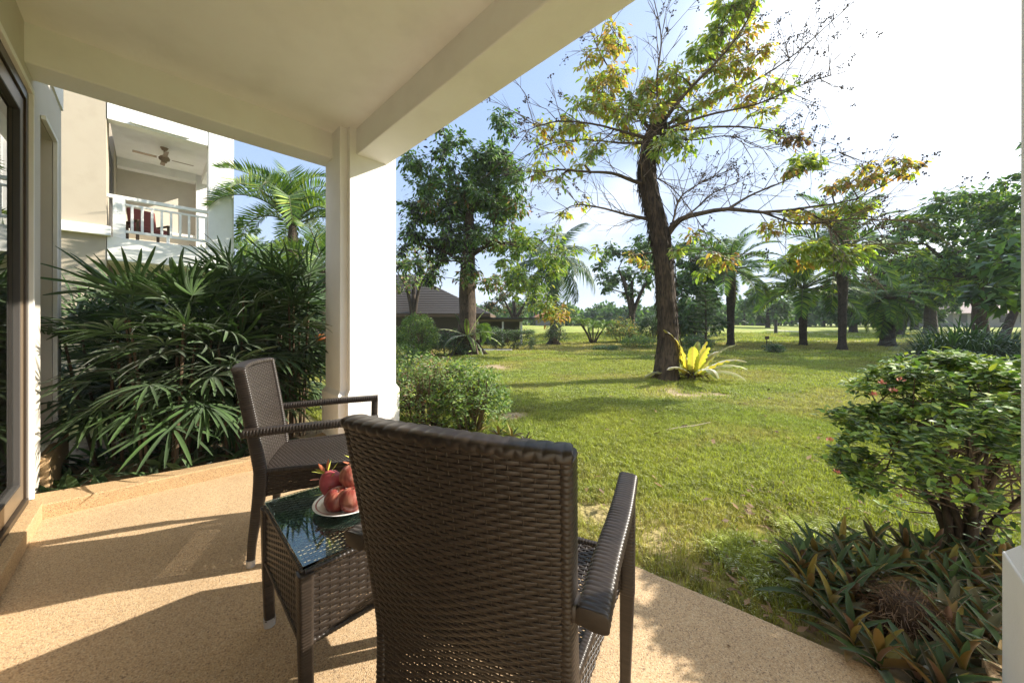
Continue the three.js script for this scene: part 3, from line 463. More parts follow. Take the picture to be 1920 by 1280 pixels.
{ // the tall tree on the lawn
  rnd = mulberry(21);
  const Z = 7.15, q = (px, py, dz = 0) => P(px, py, Z + dz), base = V(q(1248, 712).x, hgt(3.1, Z), -Z);
  const o = thing('shade_tree', 'tall thin-crowned tree with yellowing leaves in the middle of the lawn', 'tree', base);
  const T = (l, r0, r1) => l.map((p, i) => [p, 0.68 * lerp(r0, r1, Math.pow(i / (l.length - 1), 0.6))]);
  const trunk = [[q(1250, 722), 0.33], [q(1250, 700), 0.25], [q(1254, 640), 0.20], [q(1250, 560), 0.185], [q(1243, 470), 0.18], [q(1232, 410), 0.175], [q(1218, 360), 0.165], [q(1213, 315), 0.155], [q(1220, 270), 0.17], [q(1232, 235), 0.16], [q(1243, 205), 0.08]];
  const limbs = [
    T([q(1212, 345), q(1190, 340, -0.1), q(1150, 325, -0.4), q(1100, 322, -0.7), q(1040, 318, -0.9), q(985, 335, -1)], 0.085, 0.012),
    T([q(1222, 412), q(1175, 402, 0.2), q(1120, 388, 0.5), q(1075, 385, 0.7), q(1035, 412, 0.8)], 0.06, 0.01),
    T([q(1250, 440), q(1275, 412, -0.2), q(1315, 400, -0.4), q(1365, 392, -0.6), q(1430, 398, -0.8), q(1520, 388, -1), q(1610, 372, -1.1), q(1700, 322, -1.2)], 0.12, 0.01),
    T([q(1365, 392, -0.6), q(1410, 365, -0.4), q(1470, 340, -0.3), q(1540, 305, -0.2), q(1600, 280, -0.1)], 0.045, 0.008),
    T([q(1262, 415), q(1275, 372, 0.1), q(1310, 345, 0.2), q(1378, 314, 0.3)], 0.035, 0.012),
    T([q(1258, 420), q(1300, 395, 0.5), q(1340, 360, 0.7), q(1365, 350, 0.8)], 0.045, 0.015),
    T([q(1500, 390, -1), q(1545, 415, -1.1), q(1575, 445, -1.2), q(1590, 465, -1.2)], 0.03, 0.008),
    T([q(1430, 398, -0.8), q(1500, 420, -1.1), q(1600, 410, -1.3), q(1660, 412, -1.4)], 0.03, 0.006),
    T([q(1228, 250), q(1195, 215, 0.2), q(1165, 160, 0.4), q(1125, 100, 0.5), q(1110, 60, 0.5)], 0.06, 0.01),
    T([q(1224, 262), q(1180, 250, -0.3), q(1110, 232, -0.6), q(1040, 228, -0.8), q(985, 245, -0.9)], 0.06, 0.008),
    T([q(1222, 265), q(1170, 268, 0.3), q(1100, 262, 0.5), q(1030, 270, 0.6), q(970, 300, 0.7)], 0.05, 0.008),
    T([q(1236, 230), q(1232, 150, 0), q(1240, 70, 0), q(1222, -20, 0)], 0.05, 0.01),
    T([q(1240, 232), q(1290, 170, -0.3), q(1345, 115, -0.5), q(1395, 50, -0.6), q(1430, -30, -0.7)], 0.07, 0.015),
    T([q(1240, 240), q(1310, 200, 0.3), q(1400, 160, 0.5), q(1480, 110, 0.6), q(1560, 40, 0.7), q(1610, -5, 0.7)], 0.06, 0.008),
    T([q(1240, 245), q(1330, 215, -0.2), q(1420, 195, -0.4), q(1500, 160, -0.5), q(1560, 140, -0.5)], 0.05, 0.008),
    T([q(1240, 250), q(1330, 238, 0.2), q(1420, 240, 0.3), q(1500, 258, 0.4), q(1540, 270, 0.4)], 0.05, 0.008),
    T([q(1238, 255), q(1300, 262, -0.4), q(1370, 255, -0.5), q(1450, 285, -0.6)], 0.035, 0.006),
    T([q(1225, 330), q(1260, 352, -0.4), q(1300, 400, -0.6), q(1330, 450, -0.8), q(1345, 490, -0.8)], 0.02, 0.006)];
  const LM = [[0.34, 0.48, 0.04], [0.44, 0.54, 0.05], [0.26, 0.40, 0.035], [0.52, 0.52, 0.05]], GY = mix(LM, LM, GOLD), YG = mix(GOLD, GOLD, LM), GR = mix([MID[2]], LM, LM);
  const L = (l, sub, n, pal) => l.map(([px, py, dz, k = 1, pl]) => [q(px, py, dz ?? rr(-0.7, 0.7)), 0.86 * sub * rr(0.8, 1.2), Math.round(n * k * 3.4), pl || pal]);
  const cl = [
    ...L([[1150, 60, 0.4, 0.7, YG], [1130, 95, 0.3, 0.8, YG], [1165, 85, 0.5, 0.6, YG], [1100, 110, 0.4, 0.5, YG], [1110, 150, 0.5, 0.9, GY], [1135, 165, 0.2, 1.3, YG], [1160, 140, 0.2, 1.1, YG], [1120, 195, 0.1, 1.2, GY], [1145, 205, 0.4, 1.4, GY], [1085, 195, 0.2, 0.6, GR], [1075, 230, 0, 0.5, GY], [1170, 215, 0, 1.2, GY], [1195, 185, 0, 0.9, GR], [1180, 250, 0.4, 0.9, GY]], 0.36, 60, GY),
    ...L([[1215, 165, 0, 1], [1240, 150, 0.2, 1.2], [1255, 185, 0.3, 1.2], [1225, 205, -0.4, 1], [1270, 140, -0.3, 0.9], [1290, 165, 0.4, 1], [1310, 95, -0.4, 1.3, GR], [1330, 70, -0.3, 1.2, GR], [1355, 55, -0.5, 1.1, GR], [1380, 20, -0.5, 1.3, GR], [1360, 10, -0.6, 1.2, LM], [1400, 0, -0.6, 1.2, GR], [1345, 100, 0.1, 0.8, GY], [1380, 75, 0.2, 0.7, YG], [1405, 60, 0.2, 0.8, YG], [1370, 120, 0.3, 1, YG], [1400, 130, 0.3, 1, YG], [1425, 100, 0.3, 0.8, YG], [1340, 140, 0.1, 1, GY], [1320, 190, 0.2, 0.9, GY], [1365, 165, 0, 0.9, GY], [1400, 185, -0.2, 0.7, YG], [1440, 160, -0.2, 0.5, YG], [1470, 170, -0.4, 0.4, GR], [1290, 215, 0, 0.8, GY], [1430, 210, 0, 0.5, GY]], 0.36, 58, GY),
    ...L([[1260, 255, -0.5, 1.1, GR], [1280, 275, -0.5, 1, GR], [1240, 280, -0.6, 0.8, GR], [1310, 250, -0.3, 0.5, GR], [1200, 270, 0.4, 0.5, GY]], 0.3, 45, GR),
    ...L([[1020, 235, 0.4, 0.7, YG], [1050, 240, 0.4, 0.8, GY], [1085, 245, 0.4, 0.7, GY], [1110, 290, 0.3, 0.8, LIME], [1120, 270, 0.2, 0.7, GY], [1060, 275, 0.5, 0.5, YG], [1020, 290, 0.6, 0.4, GY], [1090, 310, -0.5, 0.5, GY], [1000, 320, -0.9, 0.5, GY], [1050, 330, -0.6, 0.4, GY], [1010, 270, 0.6, 0.4, GY]], 0.34, 45, GY),
    ...L([[1480, 258, 0.4, 0.7, RUST], [1450, 250, 0.4, 0.6, GR], [1500, 265, 0.4, 0.4, RUST]], 0.28, 40, RUST),
    ...L([[1500, 305, -0.2, 0.9, GR], [1530, 300, -0.2, 1.1, GR], [1480, 320, -0.3, 0.6, YG]], 0.26, 50, GR),
    ...L([[1560, 350, -1, 0.8], [1595, 345, -1, 1], [1630, 335, -1.1, 1], [1665, 325, -1.1, 1], [1700, 315, -1.2, 0.9], [1620, 315, -1, 0.5], [1690, 300, -1.2, 0.5]], 0.22, 26, mix(GOLD, GOLD, LIME)),
    ...L([[1590, 385, -1.2, 0.8, LM], [1620, 390, -1.2, 0.7, GY], [1550, 400, -1, 0.7, YG], [1510, 405, -1, 0.7, YG], [1470, 410, -0.9, 0.6, YG], [1440, 430, -1, 0.6, YG]], 0.26, 38, GY),
    ...L([[1500, 470, -1.2, 1, LM], [1530, 460, -1.2, 1.3, LM], [1560, 470, -1.2, 1.4, LM], [1590, 475, -1.2, 1.4, LM], [1620, 470, -1.2, 1.1, LM], [1545, 485, -1.2, 1.1, LM], [1580, 490, -1.3, 1, LIME], [1470, 495, -1.1, 0.8, LIME], [1500, 490, -1.1, 0.7, YG]], 0.22, 40, LIME),
    ...L([[1270, 470, -0.7, 0.6, GR], [1330, 485, -0.8, 0.7, YG], [1360, 490, -0.8, 0.6, YG], [1320, 510, -0.8, 0.6, LIME], [1300, 440, -0.5, 0.4, YG], [1190, 480, 0.7, 0.5, YG], [1210, 495, 0.6, 0.4, YG], [1060, 400, 0.7, 0.5, GY], [1090, 380, 0.6, 0.3, GY], [1120, 470, 0.6, 0.3, GR]], 0.24, 32, GY)];
  growTree(o, { trunk, limbs, clumps: cl, leafL: 0.122, leafW: 0.42, droop: 0.35, twigs: 8, twigR: 0.005, full: true, mats: [mBark, mTwig, mThin] });
  // bare twigs, many of them ending in dry seed heads
  const tw = new Buf(), sb = new Buf(), org = o.position;
  const seeds = (c, n, s, grow) => { if (grow) { let b = null, bd = 9; for (const l of limbs) for (let k = 1; k < l.length; k++) for (const f of [0.25, 0.6, 1]) { const m = l[k - 1][0].clone().lerp(l[k][0], f), d = m.distanceTo(c); if (d < bd) { bd = d; b = m; } } tw.tube([b, b.clone().lerp(c, 0.5).add(V(0, bd * 0.08, 0)), c].map(p => p.clone().sub(org)), [0.009, 0.006, 0.003], 3); } for (let i = 0; i < n; i++) { const p = c.clone().add(V(gauss(), gauss(), gauss()).multiplyScalar(s)), r = rr(0.012, 0.021), a = (tw.tube([c, c.clone().lerp(p, 0.6).add(V(0, 0.01, 0)), p].map(x => x.clone().sub(org)), [0.003, 0.002, 0.0015], 3), p.sub(org)), k = [[1, 0, 0], [-1, 0, 0], [0, 1, 0], [0, -1, 0], [0, 0, 1], [0, 0, -1]].map(d => sb.v(a.x + d[0] * r, a.y + d[1] * r, a.z + d[2] * r)); for (const [x, y2, z] of [[0, 2, 4], [2, 1, 4], [1, 3, 4], [3, 0, 4], [2, 0, 5], [1, 2, 5], [3, 1, 5], [0, 3, 5]]) sb.t(k[x], k[y2], k[z]); } };
  for (let i = 0; i < 420; i++) {
    const l = limbs[Math.floor(rnd() * limbs.length)], k = Math.floor(rr(1, l.length - 0.01)), f = rnd(), s = l[k - 1][0].clone().lerp(l[k][0], f), dir = l[k][0].clone().sub(l[k - 1][0]).normalize();
    const d = dir.multiplyScalar(0.8).add(rdir().multiplyScalar(0.75)).add(V(0, 0.12, 0)).normalize(), len = rr(0.35, 1.15), e = s.clone().addScaledVector(d, len), m = s.clone().lerp(e, 0.5).add(rdir().multiplyScalar(len * 0.12));
    tw.tube([s, m, e].map(p => p.clone().sub(org)), [0.009, 0.006, 0.003], 3);
    for (let j = 0; j < 3; j++) { const a = m.clone().lerp(e, rr(-0.2, 0.9)), g = a.clone().addScaledVector(d.clone().add(rdir().multiplyScalar(0.7)).normalize(), len * rr(0.25, 0.5)); tw.tube([a, g].map(p => p.clone().sub(org)), [0.0045, 0.002], 3); if (k >= l.length - 2 && rnd() < 0.35) seeds(g, 5, 0.045); }
    if (k >= l.length - 2 && rnd() < 0.4) seeds(e, 7, 0.055);
  }
  for (const [px, py, n, dz] of [[1510, 60, 26, 0.6], [1540, 45, 30, 0.6], [1560, 30, 26, 0.7], [1570, 65, 26, 0.6], [1520, 90, 24, 0.5], [1480, 70, 22, 0.5], [1460, 40, 20, 0.4], [1590, 10, 16, 0.7], [1540, 140, 26, -0.5], [1500, 150, 22, -0.5], [1520, 165, 20, -0.5], [1460, 60, 20, 0.4], [1430, 30, 24, -0.6], [1500, 215, 24, 0.3], [1525, 195, 22, 0.3], [1530, 240, 24, 0.4], [1490, 235, 20, 0.4], [980, 230, 22, -0.9], [965, 255, 22, -0.9], [990, 265, 14, -0.8], [1385, 330, 14, 0.3], [1500, 365, 16, -0.9], [1650, 390, 14, -1.4], [1540, 330, 14, -0.2], [1360, 35, 30, -0.5], [1060, 110, 14, 0.4], [1090, 70, 10, 0.4], [1545, 100, 16, 0.6], [1475, 105, 18, 0.5], [1445, 75, 18, 0.5], [1415, 15, 20, -0.5]]) seeds(q(px, py, dz), Math.round(n * 0.8), 0.085, true);
  for (let i = 0; i < 60; i++) { const a = q(1232, 240).add(V(gauss() * 0.2, gauss() * 0.3, gauss() * 0.2)), pts = [a]; for (let j = 0; j < 4; j++) pts.push(pts[j].clone().add(V(gauss() * 0.25, rr(-0.25, 0.22), gauss() * 0.25))); tw.tube(smooth(pts, 8).map(p => p.sub(org)), rads([0.012, 0.008, 0.004], 8), 4); }
  { // shaggy fibres and old vine roots hanging down the trunk
    const fb = new Buf(), cv = smooth(trunk.map(t => t[0]), 60), rs = rads(trunk.map(t => t[1]), 60);
    for (let i = 0; i < 2600; i++) { const k = Math.min(59, Math.floor(8 + 50 * Math.pow(rnd(), 0.8))), p = cv[k], a = rr(0, 6.28), q = V(Math.cos(a), 0, Math.sin(a)); fb.leaf(V(p.x + q.x * rs[k] * 0.97 - org.x, p.y - org.y + rr(-0.05, 0.05), p.z + q.z * rs[k] * 0.97 - org.z), V(q.x * rr(0.02, 0.3) + rr(-0.15, 0.15), -1, q.z * rr(0.02, 0.3) + rr(-0.15, 0.15)).normalize(), q, rr(0.08, 0.3), rr(0.008, 0.022), tint([0.045, 0.031, 0.02], 0.5), rr(-0.1, 0.1)); }
    part(o, 'bark_fibres', fb.geo(), leafMatSolid, 'stuff');
  }
  part(o, 'bare_twigs', tw.geo(), mTwig, 'stuff'); part(o, 'seed_heads', sb.geo(), new THREE.MeshStandardMaterial({ color: new THREE.Color(0.035, 0.028, 0.026), roughness: 0.8 }), 'stuff');
}
{ // the denser tree behind the column
  rnd = mulberry(33);
  const Z = 12.6, q = (px, py, dz = 0) => P(px, py, Z + dz), g = q(880, 668);
  const o = thing('leafy_tree', 'mid-sized dense leafy tree with ferns on its trunk, beside the column', 'tree', V(g.x, hgt(g.x, Z), g.z));
  const trunk = [[q(872, 670), 0.5], [q(874, 645), 0.40], [q(876, 600), 0.31], [q(876, 540), 0.29], [q(878, 480), 0.25], [q(880, 430), 0.18], [q(884, 340), 0.08]];
  const D = mix(DARK, MID, MID), M2 = mix(MID, MID, GOLD[3]), YL = mix(LIME, LIME, LIME, MID, [GOLD[3]]), AU = mix([GOLD[2]], RUST, MID, MID, MID);
  const cl = [...blobs([[880, 400, 75, 70, 26, D], [878, 455, 45, 30, 8, D], [860, 340, 70, 55, 16, D], [920, 350, 50, 50, 12, D], [820, 420, 45, 45, 9, M2], [800, 330, 25, 35, 5, D], [935, 420, 50, 50, 12, AU], [830, 370, 40, 30, 5, AU], [835, 280, 16, 30, 5, M2], [905, 300, 40, 18, 7, D], [940, 300, 22, 25, 5, M2], [790, 310, 10, 30, 3, D], [770, 400, 25, 40, 6, M2], [940, 230, 5, 25, 3, D], [840, 480, 60, 30, 7, M2]], Z, 0.75, D, 190, 0.54),
    ...blobs([[770, 470, 25, 45, 7, M2], [790, 520, 30, 20, 4, M2], [900, 530, 30, 40, 7, AU]], Z, 0.8, M2, 90, 0.45),
    ...blobs([[975, 460, 35, 35, 9, YL], [1005, 500, 35, 35, 10, YL], [960, 510, 25, 30, 6, YL], [1020, 560, 25, 35, 7, YL], [985, 545, 25, 20, 4, LIME], [1045, 470, 25, 45, 6, YL], [1035, 590, 18, 15, 3, GOLD]], Z - 0.8, 0.6, YL, 80, 0.42)];
  growTree(o, { trunk, clumps: cl, limbs: [[[q(880, 480), 0.1], [q(930, 455, -0.4), 0.06], [q(1000, 470, -0.8), 0.03]], [[q(878, 500), 0.09], [q(830, 470), 0.05], [q(775, 455), 0.02]]], leafL: 0.165, leafW: 0.42, droop: 0.25, twigs: 4, twigR: 0.008, mats: [mBark, mTwig, mLeaf], full: true });
  for (let i = 0; i < 6; i++) { const a = i * 1.05 + 0.3, b = new Buf(), r0 = 0.35; b.tube(smooth([V(Math.cos(a) * 0.3, 0.55, Math.sin(a) * 0.3), V(Math.cos(a) * 0.46, 0.2, Math.sin(a) * 0.46), V(Math.cos(a) * 0.85, -0.05, Math.sin(a) * 0.85)], 8), rads([0.06, 0.08, 0.03], 8), 7); part(o, 'root', b.geo(), mBark); }
}
function autoTree(name, label, X, Z, H, { r = 0.2, crown = [0, 0.68, 0.35, 0.3], n = 26, dens = 60, leafL = 0.3, pal = mix(DARK, MID), lean = [0, 0], mats = [mBarkDark, mTwig, mFar], sub = 0.1, fork = 1, seed = 1, group, cat = 'tree' } = {}) {
  rnd = mulberry(seed * 97 + 5); const y0 = hgt(X, Z), o = thing(name, label, cat, V(X, y0, -Z), 0, group), cl = [], [cx, cy, rx, ry] = crown;
  for (let i = 0; i < n; i++) { let d; do d = V(rr(-1, 1), rr(-1, 1), rr(-1, 1)); while (d.lengthSq() > 1 || d.lengthSq() < 0.12); cl.push([V(X + (cx + lean[0]) * H + d.x * rx * H, y0 + cy * H + d.y * ry * H, -Z + d.z * rx * H), sub * H * rr(0.7, 1.3), Math.round(dens * rr(0.7, 1.3)), pal]); }
  const top = V(X + (lean[0] + cx * 0.6) * H, y0 + (cy - ry * 0.3) * H, -Z), lim = [];
  for (let k = 0; k < fork; k++) { const a = k / fork * 6.28 + 0.4; lim.push([[V(X + lean[0] * H * 0.3, y0 + H * 0.22, -Z), r * 0.7], [V(X + lean[0] * H * 0.7 + Math.cos(a) * rx * H * 0.22, y0 + H * (cy - ry * 0.6), -Z + Math.sin(a) * rx * H * 0.2), r * 0.5], [V(X + (lean[0] + cx) * H + Math.cos(a) * rx * H * 0.5, y0 + H * cy, -Z + Math.sin(a) * rx * H * 0.5), r * 0.2]]); }
  growTree(o, { trunk: [[V(X, y0 - 0.1, -Z), r * 1.5], [V(X, y0 + H * 0.04, -Z), r * 1.1], [V(X + lean[0] * H * 0.4, y0 + H * 0.25, -Z), r * 0.95], [top, r * 0.4]], limbs: fork > 1 ? lim : [], clumps: cl, leafL, leafW: 0.5, twigs: 3, twigR: 0.012 * H / 8, mats, sides: 8 });
  return o;
}
const X_ = (px, Z) => (px - 960) / F * Z;
autoTree('spreading_tree', 'airy two-stemmed tree in layers just left of the tall tree trunk', X_(1185, 25), 25, 7.4, { r: 0.22, crown: [0.0, 0.66, 0.42, 0.33], n: 46, dens: 130, leafL: 0.28, pal: mix(DARK, DARK, MID), fork: 3, sub: 0.075, seed: 3 });
autoTree('bushy_tree', 'dark bushy tree low to the ground right of the tall tree trunk', X_(1300, 17.5), 17.5, 4.9, { r: 0.12, crown: [0, 0.5, 0.27, 0.46], n: 46, dens: 90, leafL: 0.28, pal: mix(DARK, DARK, MID), sub: 0.1, seed: 4 });
autoTree('broad_tree', 'broad dark green tree with thick trunk at the right behind the dark bush', X_(1838, 19.5), 19.5, 8.6, { r: 0.30, crown: [0.0, 0.66, 0.50, 0.33], n: 120, dens: 150, leafL: 0.30, pal: mix(DARK, MID, MID, MID, LIME), fork: 4, sub: 0.09, seed: 5 });
autoTree('leaning_tree', 'leaning tree behind the shaggy palm trunk at the right', X_(1682, 30), 30, 8.2, { r: 0.38, crown: [0.0, 0.62, 0.36, 0.26], n: 60, dens: 130, leafL: 0.4, lean: [0.24, 0], pal: mix(DARK, MID), sub: 0.11, seed: 6 });
autoTree('upright_tree', 'straight dark tree between the leaning tree and the broad tree', X_(1745, 31), 31, 8, { r: 0.4, crown: [0, 0.60, 0.5, 0.30], n: 60, dens: 130, leafL: 0.45, pal: mix(DARK, MID), sub: 0.1, seed: 7 });
autoTree('slanting_tree', 'slanting tree at the far right beside the column', X_(1880, 17), 17, 5.6, { r: 0.16, crown: [0.1, 0.68, 0.36, 0.28], n: 26, dens: 80, leafL: 0.3, lean: [0.2, 0], pal: mix(MID, MID, LIME), sub: 0.12, seed: 8 });
autoTree('wispy_tree', 'sparse dark tree behind the pavilion roof', X_(965, 34), 34, 6.8, { r: 0.25, crown: [0, 0.6, 0.48, 0.34], n: 46, dens: 90, leafL: 0.30, pal: mix(DARK, RUST, DARK), sub: 0.09, seed: 9, fork: 3 });
autoTree('garden_tree', 'dark leafy tree close behind the column on its left', X_(590, 17), 17, 6.3, { r: 0.18, crown: [0, 0.58, 0.3, 0.4], n: 44, dens: 80, leafL: 0.26, pal: DARK, sub: 0.1, seed: 10, fork: 3 });
autoTree('garden_tree', 'dark round tree beside the neighbouring white column', X_(472, 16), 16, 5.3, { r: 0.18, crown: [0, 0.62, 0.36, 0.38], n: 44, dens: 90, leafL: 0.26, pal: DARK, sub: 0.11, seed: 11 });
autoTree('pavilion_tree', 'yellow-green tree above the pavilion roof', X_(775, 24), 24, 7.2, { r: 0.2, crown: [0, 0.70, 0.3, 0.24], n: 26, dens: 60, leafL: 0.28, pal: mix(MID, LIME, RUST), sub: 0.1, seed: 12, fork: 3 });
for (const [i, [X, Z, H, s]] of [[15.5, 9.6, 4.4, 0.42], [25.2, 14.6, 12.5, 0.20], [27, 10.0, 11, 0.22], [13.5, 6.6, 2.6, 0.5]].entries()) autoTree('lawn_tree', ['round tree right of the lawn behind the column', 'tall tree right of the lawn behind the column', 'tallest tree right of the lawn behind the column', 'small tree right of the lawn behind the column'][i], X, Z, H, { r: 0.16, crown: [0, H > 8 ? 0.74 : 0.62, s, H > 8 ? 0.2 : 0.34], n: H > 8 ? 40 : 26, dens: 70, leafL: 0.36, sub: H > 8 ? 0.07 : 0.14, seed: 13 + i });
autoTree('backdrop_tree', 'dark tree behind the tallest oil palm', X_(1600, 36), 36, 6.0, { r: 0.3, crown: [0, 0.52, 0.55, 0.36], n: 60, dens: 130, leafL: 0.4, pal: DARK, sub: 0.12, seed: 21 });
autoTree('backdrop_tree', 'grey-green tree behind the shorter oil palm', X_(1440, 48), 48, 6.0, { r: 0.25, crown: [0, 0.52, 0.5, 0.38], n: 50, dens: 110, leafL: 0.5, pal: mix(DARK, MID), sub: 0.13, seed: 22 });
autoTree('backdrop_tree', 'high-crowned tree behind the tall tree trunk', X_(1310, 33), 33, 9.6, { r: 0.22, crown: [0, 0.7, 0.34, 0.26], n: 40, dens: 90, leafL: 0.36, pal: mix(DARK, MID), sub: 0.08, seed: 23, fork: 3 });
autoTree('backdrop_tree', 'dark low-branched tree right of the shaggy palm', X_(1715, 40), 40, 7.2, { r: 0.3, crown: [0, 0.5, 0.6, 0.38], n: 60, dens: 130, leafL: 0.45, pal: DARK, sub: 0.12, seed: 24 });
{ // young conifer in tiers
  rnd = mulberry(61); const Z = 11.8, X = X_(1323, Z), o = thing('young_conifer', 'small tiered conifer standing on the lawn behind the yellow fern', 'tree', V(X, hgt(X, Z), -Z)), tb = new Buf(); tb.tube([V(0, 0, 0), V(0.02, 1, 0), V(0, 2.5, 0)], [0.05, 0.035, 0.008], 6); part(o, 'trunk', tb.geo(), mBarkDark);
  const b = new Buf(); for (let t = 0; t < 13; t++) { const y = 0.55 + t * 0.15, R = lerp(0.62, 0.14, t / 12); for (let k = 0; k < 6; k++) { const a = k * 1.047 + t * 0.6; for (let j = 0; j < 30; j++) { const f = rr(0.15, 1), p = V(Math.cos(a) * R * f, y + 0.07 * f * f + gauss() * 0.03, Math.sin(a) * R * f).add(V(gauss(), 0, gauss()).multiplyScalar(0.07)); b.leaf(p, V(Math.cos(a) + rr(-0.6, 0.6), rr(0, 0.7), Math.sin(a) + rr(-0.6, 0.6)).normalize(), V(0, 1, 0), 0.11, 0.03, tint(pick(DARK)), 0.1); } b.tube([V(0, y - 0.03, 0), V(Math.cos(a) * R, y + 0.07, Math.sin(a) * R)], [0.009, 0.004], 4, [0.06, 0.045, 0.03]); } } part(o, 'foliage', b.geo(), mFar, 'stuff');
}

// ------------------------------------------------------------------ palms
function frondGeo(seed, { pairs = 34, e0 = 0.5, droop = 1.6, ll = 0.26, lw = 0.022, vee = 0.5, hang = 0.3, pal = mix(DARK, MID), stalk = 0.14 }) {
  rnd = mulberry(seed); const b = new Buf(), pts = [V(0, 0, 0)], N = 22; let e = e0; const dirs = [];
  for (let i = 0; i < N; i++) { const t = i / N, ee = e0 - droop * Math.pow(t, 1.35); const d = V(Math.cos(ee), Math.sin(ee), 0.05 * Math.sin(t * 3 + seed)); dirs.push(d); pts.push(pts[i].clone().addScaledVector(d, 1 / N)); } dirs.push(dirs[N - 1]);
  const rc = [0.10, 0.115, 0.03]; b.tube(pts, pts.map((_, i) => lerp(0.013, 0.002, i / N)), 5, rc);
  for (let k = 0; k < pairs; k++) for (const s of [-1, 1]) {
    const t = stalk + (1 - stalk) * (k + rr(0, 0.6)) / pairs, i = Math.min(N - 1, Math.floor(t * N)), p = pts[i].clone().lerp(pts[i + 1], t * N - i), d = dirs[i], up = V(-d.y, d.x, 0);
    const L = ll * (0.35 + 0.65 * Math.sin(Math.PI * Math.pow((t - stalk) / (1 - stalk) * 0.92 + 0.06, 0.75))) * rr(0.85, 1.1), fwd = lerp(0.35, 1.1, t);
    const dd = V(0, 0, s).addScaledVector(d, fwd + rr(-0.12, 0.12)).addScaledVector(up, vee + rr(-0.15, 0.15)).normalize(); const c = tint(pick(pal), 0.2), w = lw * rr(0.8, 1.15);
    const m = p.clone().addScaledVector(dd, L * 0.5), end = p.clone().addScaledVector(dd, L).add(V(0, -hang * L * rr(0.6, 1.3), 0)); m.y -= hang * L * 0.15; const wv = d.clone().multiplyScalar(w);
    const a0 = b.v(p.x - wv.x * 0.4, p.y - wv.y * 0.4, p.z, c), a1 = b.v(p.x + wv.x * 0.4, p.y + wv.y * 0.4, p.z, c), m0 = b.v(m.x - wv.x, m.y - wv.y + w * 0.3, m.z, c), m1 = b.v(m.x + wv.x, m.y + wv.y - w * 0.3, m.z, c), en = b.v(end.x, end.y, end.z, c);
    b.q(a0, a1, m1, m0); b.t(m0, m1, en);
  }
  return b.geo();
}
const FR = {
  oil: [1, 2, 3].map(i => frondGeo(100 + i, { pairs: 56, e0: 0.15, droop: 0.9 + 0.15 * i, ll: 0.23, lw: 0.0105, vee: 0.3, hang: 0.28, pal: mix(MID, MID, LIME, DARK) })),
  coco: [1, 2, 3].map(i => frondGeo(200 + i, { pairs: 54, e0: 0.15, droop: 1.0 + 0.25 * i, ll: 0.24, lw: 0.0105, vee: -0.05, hang: 0.75, pal: DARK })),
  areca: [1, 2, 3, 4].map(i => frondGeo(300 + i, { pairs: 50, e0: 0.3, droop: 1.3 + 0.4 * i, ll: 0.27, lw: 0.009, vee: 0.65, hang: 0.12, pal: mix(MID, MID, LIME, [[0.06, 0.12, 0.03]]), stalk: 0.2 })),
};
function palm(name, label, X, Z, H, { kind = 'oil', n = 30, L = 2.8, r = 0.25, emax = 1.35, emin = -0.5, skirt = 0, seed = 1, group, turn = 0, boots = true, base = 1.35, crownR = 1.35 } = {}) {
  rnd = mulberry(seed * 131 + 17); const y0 = hgt(X, Z), o = thing(name, label, 'palm tree', V(X, y0, -Z), 0, group), b = new Buf();
  b.tube(smooth([V(0, -0.1, 0), V(0, H * 0.06, 0), V(rr(-0.05, 0.05), H * 0.5, 0), V(0, H, 0)], 22), rads([r * base * 1.2, r * base * 0.95, r, r * 1.02, r * crownR, r * 1.0], 22), 14, null, 0.7);
  part(o, 'trunk', b.geo(), mPalmBark);
  if (boots) { const bb = new Buf(); for (let i = 0; i < 90; i++) { const a = i * 2.4, y = H * (0.12 + 0.86 * i / 90), q = V(Math.cos(a), 0, Math.sin(a)); bb.leaf(V(q.x * r * 0.95, y, q.z * r * 0.95), V(q.x * 0.6, 1, q.z * 0.6).normalize(), q, r * rr(0.35, 0.6), r * 0.45, [0.05, 0.038, 0.025], -0.2); } part(o, 'leaf_bases', bb.geo(), leafMatSolid, 'stuff'); }
  for (let i = 0; i < n; i++) {
    const t = i / (n - 1), m = part(o, 'frond', FR[kind][i % FR[kind].length], mPalm); const s = L * rr(0.82, 1.1); m.scale.set(s, s, s * rr(0.9, 1.1)); m.position.set(0, H - 0.1 * t * L * 0.3, 0);
    m.rotation.order = 'YZX'; m.rotation.y = i * 2.399 + turn; m.rotation.z = lerp(emax, emin, Math.pow(t, 0.85)) + rr(-0.1, 0.1); m.rotation.x = rr(-0.3, 0.3);
  }
  return o;
}
palm('oil_palm', 'feathery oil palm just right of the dark bushy tree', X_(1371, 17.8), 17.8, 3.9, { n: 26, L: 2.9, r: 0.165, emin: -0.55, seed: 1 });
palm('oil_palm', 'shorter wide-spreading oil palm in the middle of the palm row', X_(1507, 17.8), 17.8, 2.9, { n: 24, L: 3.1, r: 0.165, emin: -0.25, emax: 1.2, seed: 2 });
palm('oil_palm', 'tallest oil palm, behind the bright lime leaves', X_(1580, 14.9), 14.9, 4.2, { n: 25, L: 3.0, r: 0.14, emin: -0.5, emax: 1.45, seed: 3, base: 1.5 });
palm('oil_palm', 'shaggy thick-stemmed palm in front of the leaning tree', X_(1665, 17.2), 17.2, 2.4, { n: 36, L: 2.0, r: 0.30, emin: -1.2, emax: 1.1, seed: 4 });
palm('coconut_palm', 'coconut palm with drooping fronds behind the leafy tree', X_(1038, 19), 19, 4.6, { kind: 'coco', n: 20, L: 3.1, r: 0.17, emin: -0.75, emax: 1.15, seed: 5, base: 2.2 });
